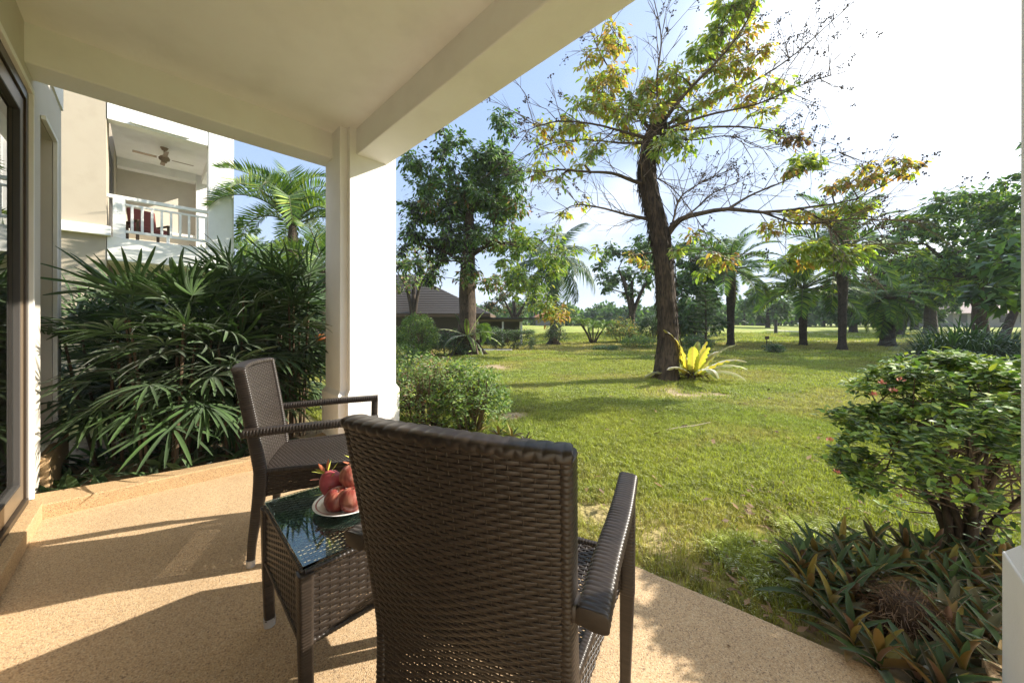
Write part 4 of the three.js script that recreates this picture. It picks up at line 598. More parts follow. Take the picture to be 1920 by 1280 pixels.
palm('areca_palm', 'arching pale palm between the neighbouring house and the column', X_(548, 9.97), 9.97, 3.9, { kind: 'areca', n: 23, L: 2.15, r: 0.10, emin: 0.4, emax: 1.5, seed: 6, boots: false, turn: 0.6, crownR: 1.8 });
palm('areca_palm', 'dark lower palm behind the neighbouring white column', X_(470, 12.5), 12.5, 2.6, { kind: 'areca', n: 16, L: 2.3, r: 0.1, emin: 0.1, emax: 1.35, seed: 7, boots: false, turn: 1.9 });
palm('areca_palm', 'low palm half hidden by the left side of the column', X_(605, 9.2), 9.2, 2.5, { kind: 'areca', n: 14, L: 1.9, r: 0.09, emin: 0.0, emax: 1.3, seed: 8, boots: false, turn: 2.4 });
{ // clump palm on the lawn edge
  rnd = mulberry(77); const Z = 19.5, X = X_(1112, Z), o = thing('clump_palm', 'many-stemmed clump palm on the lawn edge between coconut palm and tall tree', 'palm tree', V(X, hgt(X, Z), -Z));
  for (let s = 0; s < 7; s++) { const a = s * 0.9, lx = Math.cos(a) * 0.55, lz = Math.sin(a) * 0.55, h = rr(0.7, 1.25), b = new Buf(); b.tube(smooth([V(lx * 0.2, 0, lz * 0.2), V(lx * 0.6, h * 0.5, lz * 0.6), V(lx * 1.2, h, lz * 1.2)], 6), rads([0.045, 0.035], 6), 6); part(o, 'stem', b.geo(), mBarkDark); for (let i = 0; i < 5; i++) { const m = part(o, 'frond', FR.areca[i % 4], mPalm), q = rr(0.7, 1.0); m.scale.set(q, q, q); m.position.set(lx * 1.2, h, lz * 1.2); m.rotation.order = 'YZX'; m.rotation.set(rr(-0.3, 0.3), i * 1.26 + a, rr(0.4, 1.2)); } }
}
// ------------------------------------------------------------------ rhapis palms in the bed
{
  rnd = mulberry(91);
  const leafG = [];
  for (let k = 0; k < 7; k++) {
    const b = new Buf(), n = 9 + (k % 4) * 2, pet = rr(0.16, 0.3), span = rr(2.4, 3.6), c0 = [0.03, 0.07, 0.012];
    b.tube([V(0, 0, 0), V(pet * 0.5, 0.012, 0), V(pet, 0, 0)], [0.004, 0.0032, 0.003], 5, [0.05, 0.09, 0.02]);
    for (let i = 0; i < n; i++) {
      const a = (i / (n - 1) - 0.5) * span + rr(-0.06, 0.06), L = lerp(0.40, 0.28, Math.abs(i / (n - 1) - 0.5) * 2) * rr(0.88, 1.1), W = rr(0.010, 0.0145), dr = rr(0.10, 0.34), lift = rr(-0.05, 0.25); const c = tint(pick(DARK).map(q => q * 0.85), 0.25);
      const d = V(Math.cos(a), 0, Math.sin(a)), s = V(-d.z, 0, d.x); let pv = null;
      for (let j = 0; j <= 6; j++) { const t = j / 6, w = W * (j === 0 ? 0.25 : j === 6 ? 0.22 : Math.min(1, 0.5 + t * 1.3) * (1 - 0.35 * Math.max(0, t - 0.6) / 0.4)), y = lift * L * t - dr * L * t * t * 1.6, x = pet + d.x * L * t, z = d.z * L * t; const row = [b.v(x - s.x * w, y + w * 0.35, z - s.z * w, c), b.v(x, y - w * 0.15, z, c), b.v(x + s.x * w, y + w * 0.35, z + s.z * w, c)]; if (pv) { b.q(pv[0], pv[1], row[1], row[0]); b.q(pv[1], pv[2], row[2], row[1]); } pv = row; }
    }
    leafG.push(b.geo());
  }
  const mRh = leafMat(0.34, 0.3);
  const spots = [];
  for (let i = 0; i < 17; i++) { const v = 0.72 + 1.8 * ((i * 0.377 + 0.1) % 1); spots.push([lerp(v < 1.3 ? -1.12 : -1.45, -0.1, ((i * 0.618) % 1)), v]); }
  spots.push([0.15, 2.2], [0.3, 2.9], [-0.15, 2.9], [0.45, 3.6], [-1.35, 1.25], [-1.42, 1.75], [-1.45, 2.3], [-1.25, 1.5], [-1.0, 0.95], [-0.7, 0.8]);
  spots.forEach(([u, v], i) => {
    const w = LOC(u, v, 0), o = thing('rhapis_palm', 'dark fan-leaved lady palm in the bed beside the patio', 'palm', V(w.x, -0.06, w.z), rr(0, 6.28), 'lady palms in the bed between the patio and the neighbouring house'), ns = 3 + (i % 3);
    const depth = -w.z, cap = u < -1.15 ? 1.02 : u < -0.8 ? 1.18 : 1.4 + 0.1 * (depth > 3.6);
    for (let s = 0; s < ns; s++) {
      const a = rr(0, 6.28), rad = rr(0.03, 0.16), h = Math.min(cap, rr(0.75, 1.75)), x0 = Math.cos(a) * rad, z0 = Math.sin(a) * rad, x1 = x0 * 1.8 + rr(-0.06, 0.06), z1 = z0 * 1.8 + rr(-0.06, 0.06), b = new Buf();
      const st = smooth([V(x0, -0.05, z0), V(lerp(x0, x1, 0.5) + rr(-0.02, 0.02), h * 0.5, lerp(z0, z1, 0.5)), V(x1, h, z1)], 8); b.tube(st, rads([0.013, 0.011, 0.008], 8), 6); part(o, 'stem', b.geo(), mStem);
      const nl = Math.round(lerp(7, 12, (h - 0.7) / 1.1));
      for (let k = 0; k < nl; k++) { const t = k / (nl - 1), p = st[Math.min(8, Math.round(lerp(4.2, 8, t)))], m = part(o, 'leaf', leafG[Math.floor(rnd() * 7)], mRh), q = rr(0.75, 1.05); m.position.copy(p); m.scale.set(q, q, q); m.rotation.order = 'YZX'; m.rotation.y = k * 2.4 + s; m.rotation.z = lerp(-0.25, 1.15, Math.pow(t, 1.4)) + rr(-0.2, 0.2); m.rotation.x = rr(-0.5, 0.5); }
    }
  });
  // low leaves under the palms, against the house wall
  const sl = new Buf(); for (let i = 0; i < 260; i++) { const w = LOC(rr(-1.65, -0.3), rr(0.45, 1.6), -0.05), d = V(rr(-1, 1), rr(0.2, 1.2), rr(-1, 1)).normalize(); sl.leaf(w, d, V(rr(-0.4, 0.4), 1, rr(-0.4, 0.4)).normalize(), rr(0.12, 0.26), rr(0.03, 0.06), tint(pick(DARK)), 0.35, true); }
  tag(part(scene, 'ground_cover', sl.geo(), mGloss, 'stuff'), 'dark low leaves covering the soil under the lady palms', 'ground cover');
  const litter = new Buf(); for (let i = 0; i < 700; i++) { const w = LOC(rr(-1.7, 0.1), rr(0.4, 2.4), -0.052 + rnd() * 0.012), a = rr(0, 6.28); litter.leaf(w, V(Math.cos(a), rr(-0.1, 0.25), Math.sin(a)).normalize(), V(rr(-0.4, 0.4), 1, rr(-0.4, 0.4)).normalize(), rr(0.03, 0.09), rr(0.012, 0.03), tint(pick([[0.20, 0.13, 0.07], [0.12, 0.08, 0.045], [0.32, 0.24, 0.15]])), rr(-0.2, 0.3)); }
  tag(part(scene, 'leaf_litter', litter.geo(), leafMatSolid, 'stuff'), 'dry brown leaf litter on the soil under the lady palms', 'leaf litter');
  const lp = P(601, 634, 4.6), lt = thing('orange_lantern', 'small orange globe lantern peeping out beside the column', 'lantern', V(lp.x, hgt(lp.x, 4.6), lp.z));
  const gl = new THREE.SphereGeometry(0.075, 24, 16); gl.scale(1, 0.82, 1); gl.translate(0, lp.y - lt.position.y, 0); part(lt, 'globe', gl, new THREE.MeshPhysicalMaterial({ color: new THREE.Color(0.75, 0.16, 0.02), roughness: 0.3, clearcoat: 0.5 }));
  const pb = new Buf(); pb.tube([V(0, -0.02, 0), V(0, 0.4, 0), V(0, lp.y - lt.position.y - 0.055, 0)], [0.012, 0.012, 0.012], 8); part(lt, 'post', pb.geo(), mDark);
}

// ------------------------------------------------------------------ ferns
function strapFern(name, label, pos, n, L, W, pal, { e0 = 1.25, e1 = -0.1, seed = 5, a0 = 0, a1 = 6.28, droop = 1.1, midrib = [0.10, 0.08, 0.03], mat = mLeaf } = {}) {
  rnd = mulberry(seed); const o = thing(name, label, 'fern', pos);
  for (let i = 0; i < n; i++) {
    const b = new Buf(), t = i / (n - 1), a = lerp(a0, a1, ((i * 0.618) % 1)), el = lerp(e0, e1, Math.pow(t, 0.9)) + rr(-0.12, 0.12), len = L * rr(0.75, 1.15), c = tint(pick(pal), 0.15), N = 14; let p = V(Math.cos(a) * 0.05, 0, Math.sin(a) * 0.05), pv = null;
    for (let j = 0; j <= N; j++) {
      const s = j / N, e = el - droop * s * s * (0.5 + 0.7 * t), d = V(Math.cos(a) * Math.cos(e), Math.sin(e), Math.sin(a) * Math.cos(e)), sd = V(-Math.sin(a), 0, Math.cos(a)), up = new THREE.Vector3().crossVectors(sd, d);
      const w = W * (0.12 + Math.pow(Math.sin(Math.PI * clamp(0.06 + 0.9 * s, 0, 1)), 0.7)) * (1 + 0.09 * (j % 2 ? 1 : -1)), lift = 0.28 + 0.12 * (j % 2 ? 1 : -1);
      const mk = (q, h) => b.v(p.x + sd.x * w * q + up.x * w * h, p.y + sd.y * w * q + up.y * w * h, p.z + sd.z * w * q + up.z * w * h, Math.abs(q) < 0.1 ? midrib : c);
      const row = [mk(-1, -lift), mk(-0.09, 0.02), mk(0.09, 0.02), mk(1, -lift)]; if (pv) for (let k = 0; k < 3; k++) b.q(pv[k], pv[k + 1], row[k + 1], row[k]); pv = row; p = p.clone().addScaledVector(d, len / N);
    }
    part(o, 'frond', b.geo(), mat);
  }
  return o;
}
{
  const g = G(1300, 712), o = strapFern('nest_fern', 'yellow-green bird nest fern at the foot of the tall tree', V(g.x - 0.06, 0.02, g.z + 0.12), 20, 1.0, 0.088, [[0.56, 0.58, 0.03], [0.48, 0.56, 0.04], [0.60, 0.54, 0.03], [0.36, 0.50, 0.03]], { seed: 6, e0: 1.45, e1: 0.3, droop: 1.25, midrib: [0.5, 0.42, 0.06], mat: mThin });
  const b = new Buf(); for (let i = 0; i < 260; i++) { const a = rr(0, 6.28), r = rr(0, 0.22); b.leaf(V(Math.cos(a) * r, 0.04 + 0.14 * (1 - r / 0.22), Math.sin(a) * r), V(Math.cos(a), rr(-0.6, 0.6), Math.sin(a)).normalize(), V(0, 1, 0), rr(0.08, 0.2), 0.02, tint([0.06, 0.042, 0.025]), 0.3); } part(o, 'root_mass', b.geo(), leafMatSolid, 'stuff');
  strapFern('staghorn_fern', 'pale strap fern growing low on the leafy tree trunk', P(876, 628, 12.2), 15, 1.15, 0.075, mix(LIME, MID), { seed: 8, e0: 1.2, e1: -0.9, droop: 1.2 });
  const tf = thing('boston_fern', 'feathery bright fern on the right of the leafy tree trunk', 'fern', P(893, 622, 12.1)); rnd = mulberry(12);
  for (let i = 0; i < 22; i++) { const m = part(tf, 'frond', FR.areca[i % 4], mPalm), s = rr(0.5, 0.8); m.scale.set(s, s, s * 0.6); m.rotation.order = 'YZX'; m.rotation.set(rr(-0.3, 0.3), rr(-1.2, 1.6), rr(-0.6, 0.9)); }
}

// ------------------------------------------------------------------ shrubs
const leafVar = (L, W, pal, seed, n = 5) => { rnd = mulberry(seed); return Array.from({ length: n }, () => { const b = new Buf(); b.leaf(V(0, 0, 0), V(1, 0, 0), V(0, 1, 0), L, W, tint(pick(pal)), rr(0.15, 0.4), true); return b.geo(); }); };
{ // ixora bush: bare crooked stems under a clipped leafy top
  rnd = mulberry(41);
  const base = V(2.15, -0.06, -1.68), o = thing('ixora_bush', 'clipped flowering bush with bare stems beside the right column', 'bush', base), stems = [];
  const tb = new Buf();
  for (let i = 0; i < 9; i++) { const a = i * 0.7 + 0.2, R = 0.18 + 0.3 * ((i * 0.618) % 1), e = V(Math.cos(a) * R, rr(0.58, 0.74), Math.sin(a) * R * 0.75), q = smooth([V(Math.cos(a) * 0.03, -0.03, Math.sin(a) * 0.03), V(Math.cos(a) * R * 0.2 + rr(-0.03, 0.03), 0.24, Math.sin(a) * R * 0.2), V(Math.cos(a) * R * 0.55 + rr(-0.05, 0.05), 0.45, Math.sin(a) * R * 0.55), e], 10); const b = new Buf(); b.tube(q, rads([0.019, 0.015, 0.011, 0.007], 10), 7, null, 0.4); part(o, 'stem', b.geo(), mBark); stems.push(q); }
  const ends = [];
  for (let i = 0; i < 170; i++) { const q = stems[i % 9], s = q[5 + Math.floor(rnd() * 6)], a = rr(0, 6.28), r = Math.sqrt(rnd()) * 0.57, fl = clamp(-Math.cos(a) * r / 0.57, 0, 1), top = 0.985 - 0.36 * Math.pow(fl, 1.6) - 0.06 * (r / 0.57) ** 2, e = V(Math.cos(a) * r, Math.max(0.5 - 0.08 * fl, top - Math.pow(rnd(), 1.3) * 0.34), Math.sin(a) * r * 0.72); tb.tube([s, s.clone().lerp(e, 0.55).add(V(gauss(), gauss(), gauss()).multiplyScalar(0.03)), e], [0.004, 0.003, 0.0016], 4); ends.push(e); }
  for (let i = 0; i < 60; i++) { const q = stems[i % 9], s = q[3 + Math.floor(rnd() * 5)], a = rr(0, 6.28), e = s.clone().add(V(Math.cos(a) * rr(0.1, 0.34), rr(-0.06, 0.14), Math.sin(a) * rr(0.1, 0.26))); tb.tube([s, s.clone().lerp(e, 0.5).add(V(gauss(), gauss(), gauss()).multiplyScalar(0.025)), e], [0.004, 0.003, 0.0015], 4); if (rnd() < 0.7) { e.low = true; ends.push(e); } }
  part(o, 'twigs', tb.geo(), mTwig, 'stuff');
  const big = leafVar(0.054, 0.027, mix(LIME, LIME, MID), 43), ixPal = mix(MID, MID, LIME, LIME, DARK), cb = new Buf(); let n = 0; rnd = mulberry(44);
  ends.sort((a, b) => (b.y - a.y) + 0.35 * (b.z - a.z));
  ends.forEach((e, k) => { const m = e.low ? 9 : 84; for (let i = 0; i < m; i++) {
    const p = e.clone().add(V(gauss(), gauss() * 0.7, gauss()).multiplyScalar(0.045)), d = V(rr(-1, 1), rr(-0.25, 0.55), rr(-1, 1)).normalize();
    if (n < 300 && i < 4 && k < 90) { const l = part(o, 'leaf', big[n % 5], mGloss); l.position.copy(p).add(V(0, 0.012, 0)); l.rotation.order = 'YZX'; l.rotation.set(rr(-0.5, 0.5), rr(0, 6.28), rr(-0.2, 0.6)); const s = rr(0.8, 1.25); l.scale.set(s, s, s); n++; }
    else cb.leaf(p, d, V(rr(-0.5, 0.5), 1, rr(-0.5, 0.5)).normalize(), rr(0.03, 0.052), rr(0.015, 0.024), tint(pick(ixPal)), rr(0.1, 0.35), true);
  } });
  part(o, 'foliage', cb.geo(), mGloss, 'stuff');
  const fm = new THREE.MeshStandardMaterial({ vertexColors: true, roughness: 0.8, side: THREE.DoubleSide });
  for (const [px, py, Z] of [[1655, 720, 1.42], [1690, 715, 1.45], [1640, 742, 1.42], [1675, 735, 1.4], [1570, 888, 1.42], [1690, 934, 1.45], [1556, 828, 1.45]]) { const c = P(px, py, Z).sub(base), b = new Buf(); for (let i = 0; i < 15; i++) { const d = rdir(); d.y = Math.abs(d.y); b.leaf(c.clone().addScaledVector(d, 0.008), V(d.x, d.y + 0.4, d.z).normalize(), d, rr(0.008, 0.016), 0.006, tint([0.5, 0.2, 0.15]), 0.2); } part(o, 'flower', b.geo(), fm); }
}
function shrub(name, label, X, Z, rx, h, { n = 60, m = 40, L = 0.06, pal = mix(DARK, MID), low = 0.2, seed = 1, rz = rx, shape = 'dome', mat = mLeaf, stems = 6, cat = 'shrub', y = null, twig = 40, group } = {}) {
  rnd = mulberry(seed * 57 + 3); const o = thing(name, label, cat, V(X, y ?? hgt(X, Z), -Z), 0, group), tb = new Buf(), cb = new Buf();
  for (let i = 0; i < stems; i++) { const a = i * 2.4, r = rx * 0.5 * rnd(); tb.tube(smooth([V(Math.cos(a) * r * 0.5, -0.03, Math.sin(a) * r * 0.5), V(Math.cos(a) * r + rr(-0.05, 0.05) * h, h * 0.35, Math.sin(a) * r), V(Math.cos(a) * r * 1.6, h * 0.75, Math.sin(a) * r * 1.6)], 7), rads([0.02 * h + 0.004, 0.012 * h + 0.003, 0.004], 7), 5, null, 0.4); }
  for (let i = 0; i < twig; i++) { const a = rr(0, 6.28), r = rx * Math.sqrt(rnd()) * 0.85; tb.tube([V(Math.cos(a) * r * 0.5, h * rr(0.15, 0.45), Math.sin(a) * r * 0.5), V(Math.cos(a) * r, h * rr(0.4, 0.9), Math.sin(a) * r)], [0.006, 0.002], 3); }
  if (tb.ix.length) part(o, 'stems', tb.geo(), mTwig, 'stuff');
  for (let i = 0; i < n; i++) {
    let c; if (shape === 'ball') { const d = rdir(); c = V(d.x * rx * rr(0.8, 0.97), h / 2 + d.y * h / 2 * rr(0.8, 0.97), d.z * rz * rr(0.8, 0.97)); }
    else if (shape === 'box') { const f = Math.floor(rnd() * 4); c = V(rr(-1, 1) * rx, rr(low, 1) * h, rr(-1, 1) * rz); if (f === 0) c.y = h * rr(0.92, 1); else if (f === 1) c.z = rz * rr(0.85, 1); }
    else { const a = rr(0, 6.28), r = Math.sqrt(rnd()); c = V(Math.cos(a) * r * rx, h * (lerp(low, 1, Math.pow(rnd(), 0.6)) * Math.sqrt(1 - r * r * 0.75)), Math.sin(a) * r * rz); }
    const s = L * 2.2; for (let k = 0; k < m; k++) { const p = c.clone().add(V(gauss(), gauss(), gauss()).multiplyScalar(s * 0.6)); cb.leaf(p, V(rr(-1, 1), rr(-0.3, 0.9), rr(-1, 1)).normalize(), V(rr(-0.6, 0.6), 1, rr(-0.6, 0.6)).normalize(), L * rr(0.7, 1.3), L * 0.45, tint(pick(typeof pal === 'function' ? pal(p, h) : pal)), 0.2); }
  }
  part(o, 'foliage', cb.geo(), mat, 'stuff'); return o;
}
const LIT = mix(MID, MID, LIME, DARK);
shrub('clipped_shrub', 'loose clipped shrub with twiggy legs just right of the column', X_(800, 3.9), 3.9, 0.62, 0.80, { n: 210, m: 34, L: 0.045, pal: mix(RUST, MID, MID, LIME), low: 0.15, seed: 1, stems: 12, twig: 160, rz: 0.5 });
shrub('clipped_shrub', 'greener clipped shrub at the lawn end of the twiggy row', X_(882, 3.75), 3.75, 0.40, 0.76, { n: 150, m: 36, L: 0.046, pal: mix(MID, MID, LIME), low: 0.2, seed: 2, stems: 9, twig: 110, rz: 0.4 });
shrub('clipped_shrub', 'round-topped shrub touching the column, below the topiary ball', X_(758, 5.6), 5.6, 0.5, 0.8, { n: 110, m: 40, L: 0.05, pal: LIT, low: 0.2, seed: 3 });
shrub('topiary_ball', 'bright green clipped ball bush before the pavilion', X_(782, 11.5), 11.5, 0.66, 1.42, { n: 330, m: 34, L: 0.07, pal: mix(MID, MID, LIME), seed: 4, shape: 'ball', mat: mLeaf });
shrub('low_shrub', 'dark shrub between the ball bush and the leafy tree', X_(840, 12.2), 12.2, 0.7, 0.9, { n: 90, m: 36, L: 0.08, pal: DARK, seed: 5 });
shrub('hedge', 'clipped green hedge along the pavilion terrace', X_(962, 15.3), 15.3, 0.88, 0.78, { n: 150, m: 40, L: 0.07, pal: mix(MID, DARK, RUST[2]), seed: 6, shape: 'box', rz: 0.35, low: 0.05, cat: 'hedge' });
shrub('hedge', 'taller uneven hedge end beside the pavilion post', X_(928, 15.6), 15.6, 0.3, 1.0, { n: 50, m: 36, L: 0.08, pal: mix(MID, DARK), seed: 7, cat: 'hedge' });
shrub('flowering_shrub', 'golden flowering shrub on the lawn edge left of the tall tree', X_(1165, 20.5), 20.5, 0.95, 1.45, { n: 110, m: 34, L: 0.11, pal: mix(GOLD, MID, MID, DARK), seed: 8 });
shrub('low_shrub', 'pale rounded shrub at the foot of the two-stemmed tree', X_(1196, 16.5), 16.5, 0.85, 0.55, { n: 70, m: 30, L: 0.09, pal: mix(MID, LIME), seed: 9 });
shrub('low_shrub', 'dark shrub immediately left of the tall tree trunk', X_(1225, 21), 21, 0.9, 1.7, { n: 110, m: 34, L: 0.13, pal: DARK, seed: 10 });
shrub('low_shrub', 'flat dark patch of ground plant in the lawn', X_(1140, 14.9), 14.9, 0.62, 0.16, { n: 60, m: 34, L: 0.06, pal: mix(DARK, MID), seed: 11, stems: 0, twig: 0, rz: 0.35 });
shrub('low_shrub', 'small dark tuft on the lawn below the sign', X_(1450, 13.3), 13.3, 0.36, 0.36, { n: 34, m: 30, L: 0.08, pal: DARK, seed: 12, stems: 3, twig: 10 });
shrub('low_shrub', 'round green shrub behind the young conifer', X_(1308, 13.2), 13.2, 0.55, 0.75, { n: 70, m: 34, L: 0.08, pal: mix(DARK, MID), seed: 13 });
shrub('low_shrub', 'creeper growth around the coconut palm base', X_(1042, 18.6), 18.6, 0.55, 1.5, { n: 60, m: 34, L: 0.10, pal: DARK, seed: 14 });
{ // broad strap-leaved bush and log at the right
  rnd = mulberry(53); const Z = 8.9, X = X_(1815, Z), o = thing('strap_leaf_bush', 'wide dark bush of drooping strap leaves behind the flowering bush', 'bush', V(X, hgt(X, Z), -Z)), b = new Buf();
  for (let i = 0; i < 950; i++) { const a = rr(0, 6.28), r = Math.sqrt(rnd()) * 0.8, el = rr(0.35, 1.45), L = rr(0.6, 1.05), c = tint(pick(i % 9 ? DARK : MID)), N = 5; let p = V(Math.cos(a) * r * 1.35, rr(0.05, 0.9) * (1 - r * 0.6), Math.sin(a) * r * 0.9), pv = null; const a2 = a + rr(-0.7, 0.7); for (let j = 0; j <= N; j++) { const t = j / N, e = el - 2.0 * t * t, d = V(Math.cos(a2) * Math.cos(e), Math.sin(e), Math.sin(a2) * Math.cos(e)), w = 0.024 * (1 - t * 0.9), row = [b.v(p.x - Math.sin(a2) * w, p.y, p.z + Math.cos(a2) * w, c), b.v(p.x + Math.sin(a2) * w, p.y, p.z - Math.cos(a2) * w, c)]; if (pv) b.q(pv[0], pv[1], row[1], row[0]); pv = row; p = p.clone().addScaledVector(d, L / N); } }
  part(o, 'foliage', b.geo(), mPalm, 'stuff');
  const g = P(1690, 676, 8.6), lg = thing('fallen_log', 'dark fallen log lying at the left foot of the strap-leaved bush', 'log', V(g.x, hgt(g.x, 8.6), g.z)), lb = new Buf(), R = 0.2;
  lb.tube(smooth([V(0, R, 0), V(0.4, R * 0.98, 0.05), V(0.9, R * 0.95, 0.02), V(1.5, R * 0.9, -0.1)], 16), rads([R * 0.98, R, R * 0.95, R * 0.85], 16), 16, null, 0.5); part(lg, 'bark', lb.geo(), mBarkDark);
  const eb = new Buf(), e0 = eb.v(0.05, R, 0.005); const ring = []; for (let k = 0; k < 16; k++) ring.push(eb.v(-0.012, R + Math.cos(k / 16 * 6.283) * R * 0.97, Math.sin(k / 16 * 6.283) * R * 0.97)); for (let k = 0; k < 16; k++) eb.t(e0, ring[k], ring[(k + 1) % 16]); part(lg, 'cut_end', eb.geo(), mBarkDark);
}
// ------------------------------------------------------------------ boat lilies and the fibrous stump
{
  rnd = mulberry(67);
  const mk = (pal, pu) => { const b = new Buf(), c = tint(pick(pal), 0.12), cu = tint(pick(pu), 0.15), L = rr(0.125, 0.165), W = rr(0.0135, 0.0175), N = 8, dr = rr(0.05, 0.32); for (const [col, off] of [[c, 0.0006], [cu, -0.0006]]) { let pv = null; for (let j = 0; j <= N; j++) { const t = j / N, w = W * Math.pow(Math.sin(Math.PI * clamp(0.14 + 0.84 * t, 0, 1)), 0.6), y = -dr * L * t * t * 2 + off, row = [b.v(L * t, y + w * 0.45, -w, col), b.v(L * t, y - w * 0.1, -w * 0.4, col), b.v(L * t, y - w * 0.1, w * 0.4, col), b.v(L * t, y + w * 0.45, w, col)]; if (pv) for (let k = 0; k < 3; k++) b.q(pv[k], pv[k + 1], row[k + 1], row[k]); pv = row; } } return b.geo(); };
  const BR = [[0.34, 0.20, 0.06], [0.26, 0.13, 0.07], [0.14, 0.05, 0.07], [0.40, 0.30, 0.06], [0.36, 0.24, 0.05]];
  const greens = Array.from({ length: 9 }, () => mk([[0.065, 0.125, 0.03], [0.085, 0.155, 0.035], [0.05, 0.095, 0.025], [0.11, 0.10, 0.035]], BR)), warm = Array.from({ length: 4 }, () => mk([[0.36, 0.30, 0.05], [0.32, 0.20, 0.06], [0.20, 0.20, 0.05]], BR));
  const pts = []; for (let i = 0; i < 140; i++) { const py = rr(1040, 1300), px = rr(Math.max(1480, 1480 + (py - 1085) * 1.75), 1930), g = G(px, py, 0.02), [u, v] = UV(g.x, g.z); if (u < 0.45 || Math.hypot(px - 1700, (py - 1160)) < 85) continue; if (pts.every(q => Math.hypot(q.x - g.x, q.z - g.z) > 0.07)) pts.push(g); }
  for (const [px, py] of [[1500, 1075], [1530, 1045], [1580, 1030], [1640, 1025], [1700, 1030], [1760, 1040], [1830, 1035], [1520, 1110], [1570, 1080], [1560, 1150], [1600, 1120], [1650, 1080], [1700, 1070], [1880, 1060], [1600, 1200], [1650, 1240], [1720, 1260], [1770, 1300]]) pts.push(G(px, py, 0.02));
  pts.forEach((g, i) => {
    const o = thing('boat_lily', 'boat lily rosette with green and bronze leaves beside the patio edge', 'plant', V(g.x, -0.06, g.z), rr(0, 6.28), 'boat lilies in the bed at the lower right'), n = 11 + (i % 4), hue = 0.16;
    for (let k = 0; k < n; k++) { const t = k / (n - 1), m = part(o, 'leaf', rnd() < hue ? pick(warm) : pick(greens), mGloss), s = rr(0.75, 1.1) * (0.75 + 0.4 * t); m.scale.set(s, s, s); m.position.set(0, 0.04 + 0.06 * (1 - t), 0); m.rotation.order = 'YZX'; m.rotation.set(rr(-0.2, 0.2), k * 2.4, lerp(1.45, 0.6, t) + rr(-0.25, 0.25)); }
  });
  [[900, 815], [935, 822], [960, 826], [870, 812], [985, 838], [830, 806]].forEach(([px, py]) => { const g = G(px, py), o = thing('boat_lily', 'small boat lily under the clipped shrubs behind the near chair', 'plant', V(g.x, -0.06, g.z), rr(0, 6.28), 'boat lilies at the foot of the clipped shrubs'); for (let k = 0; k < 11; k++) { const m = part(o, 'leaf', rnd() < 0.4 ? pick(warm) : pick(greens), mGloss); m.position.set(0, 0.03, 0); m.scale.setScalar(rr(0.7, 1)); m.rotation.order = 'YZX'; m.rotation.set(0, k * 2.4, lerp(1.3, 0.1, k / 10)); } });
  const g = G(1705, 1175, 0.0), o = thing('fibrous_stump', 'ball-shaped brown fibrous root stump among the boat lilies', 'stump', V(g.x, -0.06, g.z)), shrink = o.scale.setScalar(0.85), core = new THREE.SphereGeometry(0.115, 24, 16); core.scale(1.0, 0.9, 0.9); core.translate(0, 0.1, 0); part(o, 'core', core, new THREE.MeshStandardMaterial({ color: new THREE.Color(0.05, 0.032, 0.02), roughness: 1 }));
  const b = new Buf(); for (let i = 0; i < 1500; i++) { const d = rdir(); if (d.y < -0.3) continue; const p = V(d.x * 0.116, 0.1 + d.y * 0.103, d.z * 0.105), tg = V(d.x * 0.5 + rr(-0.8, 0.8), rr(-1, 0.5), d.z * 0.5 + rr(-0.8, 0.8)).addScaledVector(d, 0.1).normalize(), L = rr(0.03, 0.09), c = tint([0.16, 0.10, 0.055], 0.5); b.tube([p, p.clone().addScaledVector(tg, L * 0.5).addScaledVector(d, 0.012), p.clone().addScaledVector(tg, L)], [0.0016, 0.0014, 0.0006], 3, c); }
  part(o, 'fibres', b.geo(), leafMatSolid, 'stuff');
}

